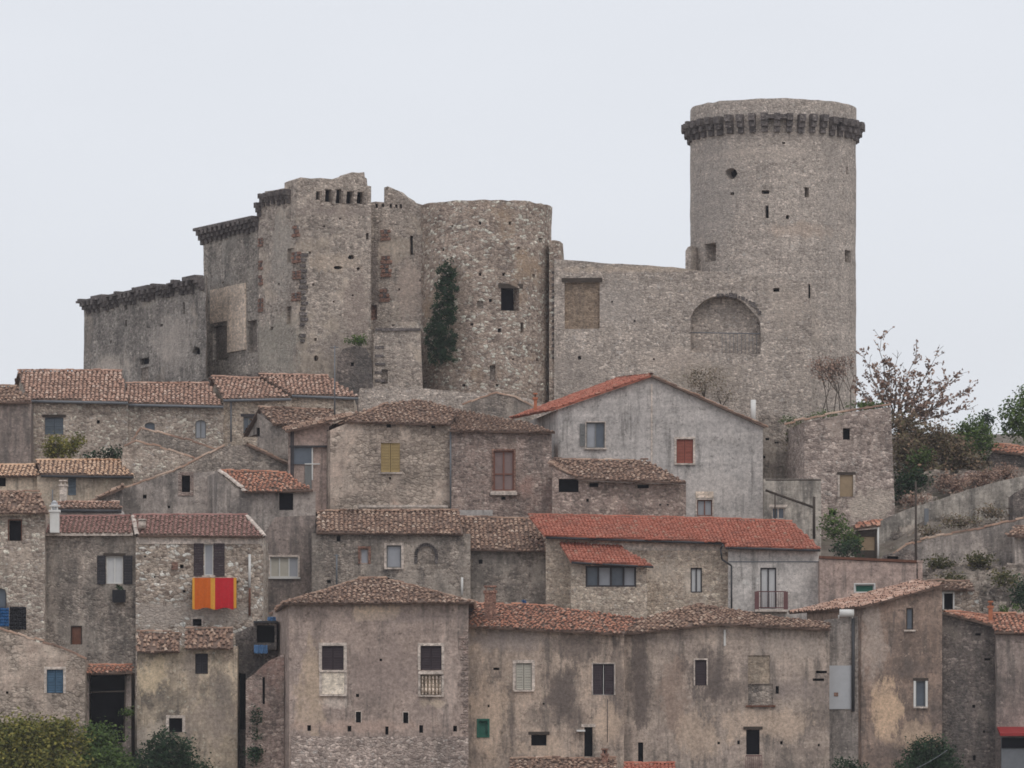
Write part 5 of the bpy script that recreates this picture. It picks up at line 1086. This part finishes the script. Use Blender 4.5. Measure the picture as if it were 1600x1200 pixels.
b = MB(); b.box(A0.x + .12, 302.12, A0.z - .62, A0.x + 3, 302.18, A0.z - .08); b.build('opening', 'window_dark', aw)
chimney('chimney', 'reddish clay chimney between dark stone house and right edge roof', 1545, 950, 1551, 975, 305, 'clay_pot', cap='clay_pot', d=.25)
# roofs at the bottom edge
h, f = house('low_roof_shed', 'ragged brown tile roof showing at the bottom edge below the streaked houses', 'shed', 293.5, [(798, 1214), (962, 1214)], 'grey_plaster', gab=[(796, 1212, 966, 1212, 962, 1187, 800, 1186, 2.6)], tiles='tiles_brown', mess=1, depth=5)
chimney('chimney', 'stubby red brick chimney on the ragged roof at the bottom edge', 940, 1181, 950, 1200, 295.4, 'brick', cap='brick', d=.3)
h, f = house('low_roof_shed', 'edge of a bright red roof at the bottom, right of the ragged brown roof', 'shed', 293.2, [(972, 1218), (1056, 1218)], 'grey_plaster', gab=[(970, 1216, 1060, 1216, 1054, 1194, 976, 1194, 2.4)], tiles='tiles_red', mess=.3, depth=4.6)
# ------------------------------------------------------------------ right hillside
h, f = house('stone_outbuilding', 'tall stone outbuilding with slanting top, boarded tan window and small black window', 'outbuilding', 332, [(1257, 660), (1300, 651), (1350, 641), (1392, 635), (1398, 790)], 'rubble_beige_rough',
    wins=[w_(1317, 669, 1328, 687, 'dark'), w_(1312, 742, 1333, 776, 'panel', mat='tan_board', lintel='old_wood', surround='surround_plaster', sw=.12), w_(1295, 797, 1306, 805, 'dark')], depth=5, dx=-.8, rough=.06, amp=.07, coping=[(1226, 664), (1257, 657), (1300, 648), (1350, 638), (1391, 632)])
ruin('stone_wall', 'rubble wall joining the grey gable to the stone outbuilding', 338, [(1186, 650), (1200, 648), (1232, 655), (1262, 656)], 'rubble_grey', thick=1, zb=20, amp=.1, holes=[(1196, 684, 1202, 688), (1210, 690, 1217, 693), (1192, 712, 1196, 716)])
bush('climbing_ivy', 'dark creeper in the shaded corner left of the stone outbuilding', [(1240, 680, 336.6, 12, 26, 8), (1243, 720, 336.6, 10, 20, 8)], 'leaf_olive', 500, .07, .2, cat='ivy')
h, f = house('courtyard_wall', 'pale panelled courtyard wall with metal stair rail, right of the large grey house', 'wall', 329, [(1193, 748), (1283, 748)], 'concrete', wins=[w_(1206, 793, 1226, 811, 'glass', n=2, frame='surround_plaster', pane='glass', lintel='surround_plaster')], depth=.5)
b = MB(); b.tube(at(1196, 766, 328), at(1272, 793, 328), .07); b.tube(at(1272, 776, 328), at(1272, 842, 328), .08); b.tube(at(1211, 771, 328), at(1211, 815, 328), .04); b.tube(at(1196, 750, 328), at(1283, 750, 328), .04)
o = b.build('stair_rail', 'old_wood'); tag(o, 'slanting dark stair rail in front of the pale courtyard wall', 'railing'); recenter(o)
ruin('retaining_wall', 'long pale concrete retaining wall climbing to the right edge', 330, [(1362, 822), (1372, 815), (1400, 803), (1430, 791), (1470, 780), (1500, 769), (1560, 752), (1580, 748), (1660, 730)], 'concrete', thick=.4, zb=17, amp=.03, rough=.02)
ruin('garden_wall', 'lower grey garden wall edged with orange tiles at right', 320.5, [(1388, 875), (1400, 862), (1415, 854), (1450, 843), (1500, 834), (1575, 817), (1600, 812), (1660, 800)], 'grey_plaster', thick=.5, zb=14, amp=.06, rough=.04, coping=[(1388, 872), (1415, 853), (1450, 842), (1500, 833), (1575, 816), (1660, 799)], tiles='tiles_brown')
b = MB(); s_ = at(1447, 842, 329.8); b.box(s_.x - .12, 329.4, s_.z, s_.x + .12, 329.7, at(1447, 795, 329.8).z); o = b.build('wall_post', 'grey_metal'); tag(o, 'grey upright post against the concrete retaining wall', 'post'); recenter(o)
b = MB(); b.tube(at(1431, 908, 316), at(1431, 752, 316), .07, .055); b.tube(at(1415, 891, 316), at(1440, 891, 316), .03); o = b.build('utility_pole', 'old_wood'); tag(o, 'tall dark pole in front of the retaining wall at right', 'pole'); recenter(o)
b = MB(); P = at(1438, 908, 315.5); b.box(P.x - .12, 315.5, P.z, P.x + .12, 315.75, at(1438, 878, 315.5).z); b.box(P.x - .17, 315.45, at(1438, 878, 315.5).z, P.x + .17, 315.8, at(1438, 876, 315.5).z + .02); o = b.build('gate_post', 'pink_render'); tag(o, 'short pink masonry post beside the tall dark pole', 'post'); recenter(o)
h, f = house('garden_hut', 'tiny garden hut with tan panel and white corner post below the outbuilding', 'hut', 322, [(1338, 829), (1374, 826)], 'old_wood', wins=[w_(1342, 838, 1367, 860, 'panel', mat='tan_board')], roofs=[[(1333, 826, 321.6), (1376, 820, 321.6), (1376, 812, 323.6), (1340, 818)]], tiles='tiles_orange', mess=.6, depth=1.6, bottom=880)
b = MB(); b.tube(at(1372, 880, 321.7), at(1372, 823, 321.7), .06); b.build('post', 'white_paint', h)
h, f = house('garden_wall', 'pinkish rendered wall with dark ledge and a wide low window, right of the pale rendered house', 'wall', 313.8, [(1281, 874), (1432, 880)], 'pink_render', wins=[w_(1336, 913, 1366, 926, 'glass', n=1, frame='white_paint', pane='green_paint', surround='white_paint', sw=.06)], depth=6)
b = MB(); s0, z0 = f.sz(1280, 877); s1, z1 = f.sz(1433, 872); a = f.map(s0, z1 + .0); 
b.hexa([f.map(s0, z1 - .02, .1), f.map(f.L, f.sz(1433, 880)[1] + .02, .1), f.map(f.L, f.sz(1433, 880)[1] + .02, -.5), f.map(s0, z1 - .02, -.5)], [f.map(s0, z1 + .12, .1), f.map(f.L, f.sz(1433, 880)[1] + .16, .1), f.map(f.L, f.sz(1433, 880)[1] + .16, -.5), f.map(s0, z1 + .12, -.5)]); b.build('ledge', 'rust_brown', h)
h, f = house('ruined_house', 'ruined stone house with a scrap of orange roof at the right edge of the hill', 'house', 341, [(1546, 712), (1556, 703), (1600, 714), (1660, 714)], 'rubble_dark', roofs=[[(1550, 704, 340.6), (1660, 716, 340.6), (1660, 706, 343.5), (1557, 695)]], tiles='tiles_orange', mess=.55, depth=4, rough=.15, amp=.1)
ruin('ruined_wall', 'broken stone wall with a pale end, among the bushes above the retaining wall', 336.5, [(1418, 770), (1424, 748), (1462, 733), (1478, 736), (1482, 770)], 'rubble_grey', thick=.5, zb=20, amp=.12)
ruin('ruined_wall', 'low brown rubble wall right of the bushes on the hill', 338, [(1482, 760), (1500, 742), (1530, 738), (1552, 745), (1580, 740), (1600, 748), (1660, 745)], 'rubble_purple', thick=.8, zb=20, amp=.2, rough=.25)
h, f = house('stone_wall_house', 'dark grey stone wall of a house cut by the right edge above the garden wall', 'house', 325, [(1583, 772), (1600, 762), (1660, 758)], 'rubble_dark', depth=3, rough=.08)
h, f = house('lean_to', 'dark little lean-to with overhanging roof slab at the right edge', 'lean-to', 318.5, [(1586, 834), (1660, 838)], 'grey_plaster', roofs=[[(1574, 836, 318.0), (1660, 842, 318.0), (1660, 830, 319.8), (1586, 824)]], tiles='tiles_brown', mess=.6, depth=1.5)
ruin('ruined_wall', 'low broken wall with a dark gap, left of the tall dark pole', 318.5, [(1376, 880), (1380, 868), (1398, 864), (1412, 858), (1430, 862), (1438, 880)], 'rubble_dark', thick=.6, zb=13, amp=.1, rough=.12, holes=[(1386, 869, 1404, 876)])
bush('low_scrub', 'green and brown scrub along the foot of the garden wall at right', [(1470, 880, 317.5, 26, 8, 10), (1530, 875, 317.5, 26, 9, 10), (1570, 905, 314, 20, 10, 10), (1490, 905, 313.5, 20, 6, 10)], 'leaf_olive', 2200, .08, .2)
bush('low_scrub', 'russet scrub on the bank between retaining wall and garden wall', [(1500, 815, 325, 30, 7, 14), (1450, 830, 324, 20, 6, 10), (1550, 800, 326, 24, 7, 12)], 'leaf_mixed', 1500, .07, .2)
# scattered rubble on the slope below the garden wall: loose stones, uncountable
mb = MB()
for i in range(1500):
    x = random.uniform(21.5, 31); y = random.uniform(308.5, 319.5) if random.random() < .7 else random.uniform(321.5, 341); z = ground(x, y); r = random.uniform(.08, .32) * (1 if random.random() < .8 else 1.6)
    k = len(mb.v); pts = []
    for dx_ in (-1, 1):
        for dy_ in (-1, 1):
            for dz_ in (-1, 1): pts.append(Vector((x + dx_ * r * random.uniform(.6, 1.1), y + dy_ * r * random.uniform(.6, 1.1), z + dz_ * r * random.uniform(.4, .9))))
    mb.hexa([pts[0], pts[4], pts[6], pts[2]], [pts[1], pts[5], pts[7], pts[3]])
o = mb.build('rubble', 'rubble_grey'); o['kind'] = 'stuff'; tag(o, 'loose stones scattered on the slope below the garden wall at right', 'rubble')
ruin('ruined_wall', 'broken pale rubble wall on the slope above the small hut', 316.5, [(1442, 905), (1460, 893), (1480, 890), (1500, 882), (1530, 893), (1560, 885), (1590, 900), (1650, 892)], 'rubble_grey', thick=.6, zb=13, amp=.25, rough=.4)
# ------------------------------------------------------------------ plants
# sparse tree right of the keep
tr = thing('bare_tree', 'sparse tree with few russet leaves against the sky, right of the round tower', 'tree', at(1392, 660, 345))
mb = MB(); tips = []; sc_ = 345 / F
limbs = [((1392, 660), (1352, 560)), ((1392, 660), (1376, 530)), ((1396, 660), (1402, 560)), ((1400, 660), (1430, 555)), ((1404, 660), (1462, 560)), ((1408, 660), (1490, 590)), ((1400, 660), (1450, 600)), ((1392, 655), (1345, 610)), ((1410, 662), (1508, 612)), ((1400, 655), (1412, 600)), ((1404, 660), (1470, 630)), ((1396, 650), (1372, 590)), ((1408, 664), (1500, 640)), ((1406, 664), (1480, 600)), ((1398, 650), (1420, 625)), ((1396, 660), (1390, 580)), ((1400, 660), (1440, 640)), ((1390, 660), (1350, 635))]
for (a, c_) in limbs:
    A0 = at(a[0], a[1], 345 + random.uniform(-.3, .3)); B0 = at(c_[0], c_[1], 345 + random.uniform(-2, 2)); last = A0; n_ = 7
    for i in range(1, n_ + 1):
        t_ = i / n_; p = A0.lerp(B0, t_) + Vector((random.gauss(0, .06), random.gauss(0, .06), -.25 * t_ * (1 - t_) * 1.2)); mb.tube(last, p, .055 * (1 - .8 * (i - 1) / n_), .055 * (1 - .8 * i / n_), 6, cap=False)
        if i > 1:
            for _ in range(3 if i < n_ else 4):
                d_ = (B0 - A0).normalized() + Vector((random.gauss(0, .7), random.gauss(0, .7), random.gauss(.15, .5))); d_.normalize(); q_ = p; L_ = random.uniform(.5, 1.1)
                for k_ in range(4):
                    d_ = (d_ + Vector((random.gauss(0, .2), random.gauss(0, .2), random.gauss(0, .15)))).normalized(); w2 = q_ + d_ * L_ / 4; mb.tube(q_, w2, .014, .010, 4, cap=False); q_ = w2; tips.append(q_)
        last = p
mb.build('trunk', 'bark', tr)
lv = MB()
for t_ in tips:
    dens = .34 + .25 * noise.noise(t_ * .8) - .10 * (t_.z > at(0, 560, 345).z)
    if random.random() > dens * 2.3: continue
    for _ in range(random.randint(1, 4)):
        p = t_ + Vector((random.gauss(0, .07), random.gauss(0, .07), random.gauss(0, .06))); a = Vector((random.gauss(0, 1), random.gauss(0, 1), random.gauss(0, 1))).normalized(); s_ = random.uniform(.07, .14); b_ = a.orthogonal().normalized() * s_ * .7
        lv.face([p - a * s_, p + b_, p + a * s_, p - b_])
lv.build('crown', 'leaf_russet', tr, fix=False)
# twiggy shrub against the keep's foot
tr = thing('bare_shrub', 'thin russet shrub standing against the foot of the round tower', 'shrub', at(1300, 645, 355)); mb = MB(); tips = []
for k_ in range(6): branch(mb, at(1285 + k_ * 9, 645, 355), Vector((random.uniform(-.35, .35), random.uniform(-.2, .2), 1)).normalized(), 1.3, .03, 3, tips, .5)
mb.build('trunk', 'bark', tr); lv = MB()
for t_ in tips:
    if random.random() < .1: continue
    p = t_ + Vector((random.gauss(0, .1), random.gauss(0, .1), random.gauss(0, .1))); a = Vector((random.gauss(0, 1), random.gauss(0, 1), random.gauss(0, 1))).normalized(); s_ = random.uniform(.05, .10); b_ = a.orthogonal().normalized() * s_ * .7
    lv.face([p - a * s_, p + b_, p + a * s_, p - b_])
lv.build('crown', 'leaf_russet', tr, fix=False)
bush('hillside_thicket', 'large brown-green thicket right of the stone outbuilding', [(1415, 675, 341, 24, 28, 26), (1452, 692, 340, 34, 30, 26), (1415, 715, 338.5, 24, 34, 20), (1488, 712, 340, 32, 28, 24), (1445, 740, 337.4, 30, 30, 16), (1520, 724, 339.5, 26, 14, 14)], 'leaf_mixed', 11000, .10, .34)
bush('hillside_bush', 'green bush in the middle of the brown thicket right of the outbuilding', [(1440, 715, 337, 16, 12, 12), (1425, 745, 336.6, 12, 10, 10)], 'leaf_green', 900, .09, .2)
bush('low_scrub', 'low russet scrub on the slope just above the retaining wall', [(1490, 755, 334, 30, 12, 16), (1530, 748, 335, 30, 12, 16), (1570, 738, 336, 24, 10, 16), (1430, 782, 332, 24, 10, 10)], 'leaf_russet', 3000, .08, .2)
bush('dark_bush', 'blackish bush in the hollow beside the outbuilding corner', [(1412, 760, 336, 16, 30, 12), (1435, 755, 336.2, 16, 22, 12)], 'leaf_dark', 1600, .09, .22)
bush('hillside_bush', 'olive bush on the skyline between bare tree and dark tree', [(1520, 675, 342, 28, 26, 24), (1500, 700, 341, 24, 18, 20), (1535, 695, 341.5, 18, 22, 16)], 'leaf_green', 3800, .09, .26)
bush('slender_tree', 'narrow dark green bush rising beside the olive bush on the skyline', [(1543, 662, 344, 9, 22, 9)], 'leaf_dark', 600, .08, .16)
tr = bush('leafy_tree', 'dark green leafy tree cut by the right edge of the skyline', [(1590, 655, 350, 26, 34, 26), (1625, 640, 351, 34, 40, 30), (1600, 625, 352, 18, 18, 18)], 'leaf_green', 5200, .10, .3, cat='tree', stems=False)
for c_ in tr.children: c_.name = 'crown'
b = MB(); b.tube(at(1608, 720, 351), at(1606, 640, 351), .25, .12, 9)
for _ in range(7): b.tube(at(1607, 690, 351), at(1606 + random.uniform(-35, 35), random.uniform(620, 670), 351), .08, .03, 6)
b.build('trunk', 'bark', tr)
b = MB(); leaves(b, [blob(1352, 634, 333, 40, 6, 14), blob(1290, 648, 333.5, 38, 4, 12), blob(1235, 656, 334.5, 20, 4, 12)], 1500, .06, .12); o = b.build('grass_strip', 'leaf_green', fix=False); o['kind'] = 'stuff'; tag(o, 'green weeds growing on top of the stone outbuilding', 'weeds')
bush('courtyard_shrub', 'bright green shrub in the courtyard below the outbuilding', [(1302, 820, 320.5, 18, 20, 12), (1322, 842, 320, 22, 18, 12)], 'leaf_green', 1500, .08, .2)
bush('courtyard_shrub', 'darker low shrub behind the pink wall ledge', [(1325, 858, 318, 26, 12, 10)], 'leaf_dark', 700, .08, .2)
bush('yellow_green_shrub', 'yellow-green rounded shrub below the slate-blue window', [(92, 700, 340, 28, 20, 16), (118, 692, 340.3, 14, 14, 10)], 'leaf_bright', 2200, .08, .2)
bush('dark_shrub', 'small dark green shrub right of the yellow-green one', [(178, 710, 339.6, 18, 12, 10), (150, 714, 339.6, 16, 7, 8)], 'leaf_dark', 800, .08, .16)
bush('roadside_thicket', 'autumn yellow-green thicket in the lower left corner', [(30, 1175, 298, 56, 50, 34), (90, 1170, 298.5, 44, 46, 30), (10, 1150, 299, 36, 30, 26), (60, 1215, 297, 80, 40, 40), (70, 1140, 299, 50, 14, 20)], 'leaf_bright', 20000, .10, .30)
bush('roadside_bush', 'dark green bush between the yellow thicket and the round bush', [(155, 1165, 300.5, 34, 34, 24), (165, 1200, 298.5, 44, 30, 26)], 'leaf_green', 8000, .09, .28)
bush('roadside_bush', 'rounded dark bush in front of the ochre house', [(262, 1180, 300.5, 42, 34, 26), (300, 1210, 300, 30, 24, 20), (225, 1205, 299.5, 30, 24, 20)], 'leaf_dark', 8000, .08, .24)
bush('roadside_bush', 'rounded dark green bush at the foot of the rust-tan house', [(1450, 1180, 300.5, 36, 28, 26), (1430, 1205, 300, 30, 22, 20), (1480, 1205, 300, 26, 20, 18)], 'leaf_dark', 8000, .075, .22)
bush('roadside_bush', 'small dark bush at the bottom edge below the white panel', [(1325, 1200, 300.5, 28, 16, 16)], 'leaf_dark', 900, .075, .2)
bush('hillside_bush', 'dark green shrub at the right edge beside the rubble slope', [(1600, 932, 308, 16, 26, 14)], 'leaf_dark', 1100, .08, .2)
bush('low_weeds', 'thin green weeds above the orange roof at the right edge', [(1575, 952, 306.8, 24, 5, 10)], 'leaf_green', 260, .06, .12, cat='weeds', stems=False)
bush('low_weeds', 'sprig of green weeds on the wall edge beside the open dark shed', [(205, 1112, 302.8, 16, 5, 8)], 'leaf_green', 220, .06, .12, cat='weeds', stems=False)
# overhead wire at lower right
b = MB(); P0 = at(1380, 1215, 297); P1 = at(1480, 1172, 299.5); last = P0
for i in range(1, 13):
    t_ = i / 12; p = P0.lerp(P1, t_) - Vector((0, 0, .25 * 4 * t_ * (1 - t_))); b.tube(last, p, .018, n=5); last = p
o = b.build('overhead_cable', 'grey_metal'); tag(o, 'thin cable crossing in front of the bush at lower right', 'cable'); recenter(o)
# ------------------------------------------------------------------ the air between viewer and hill
hz = bpy.data.materials.new('haze'); hz.use_nodes = True; ht = hz.node_tree; ht.nodes.clear()
ho = N(ht, 'ShaderNodeOutputMaterial'); hv = N(ht, 'ShaderNodeVolumePrincipled'); hv.inputs['Color'].default_value = (.93, .94, 1, 1)
hv.inputs['Density'].default_value = 0.00013; ht.links.new(hv.outputs[0], ho.inputs['Volume'])
b = MB(); b.box(-4010, -210, -63, 4010, 5010, 52); MATS['haze'] = hz; o = b.build('haze', 'haze'); o['kind'] = 'stuff'; tag(o, 'thin pale haze between the viewer and the village hill', 'haze')
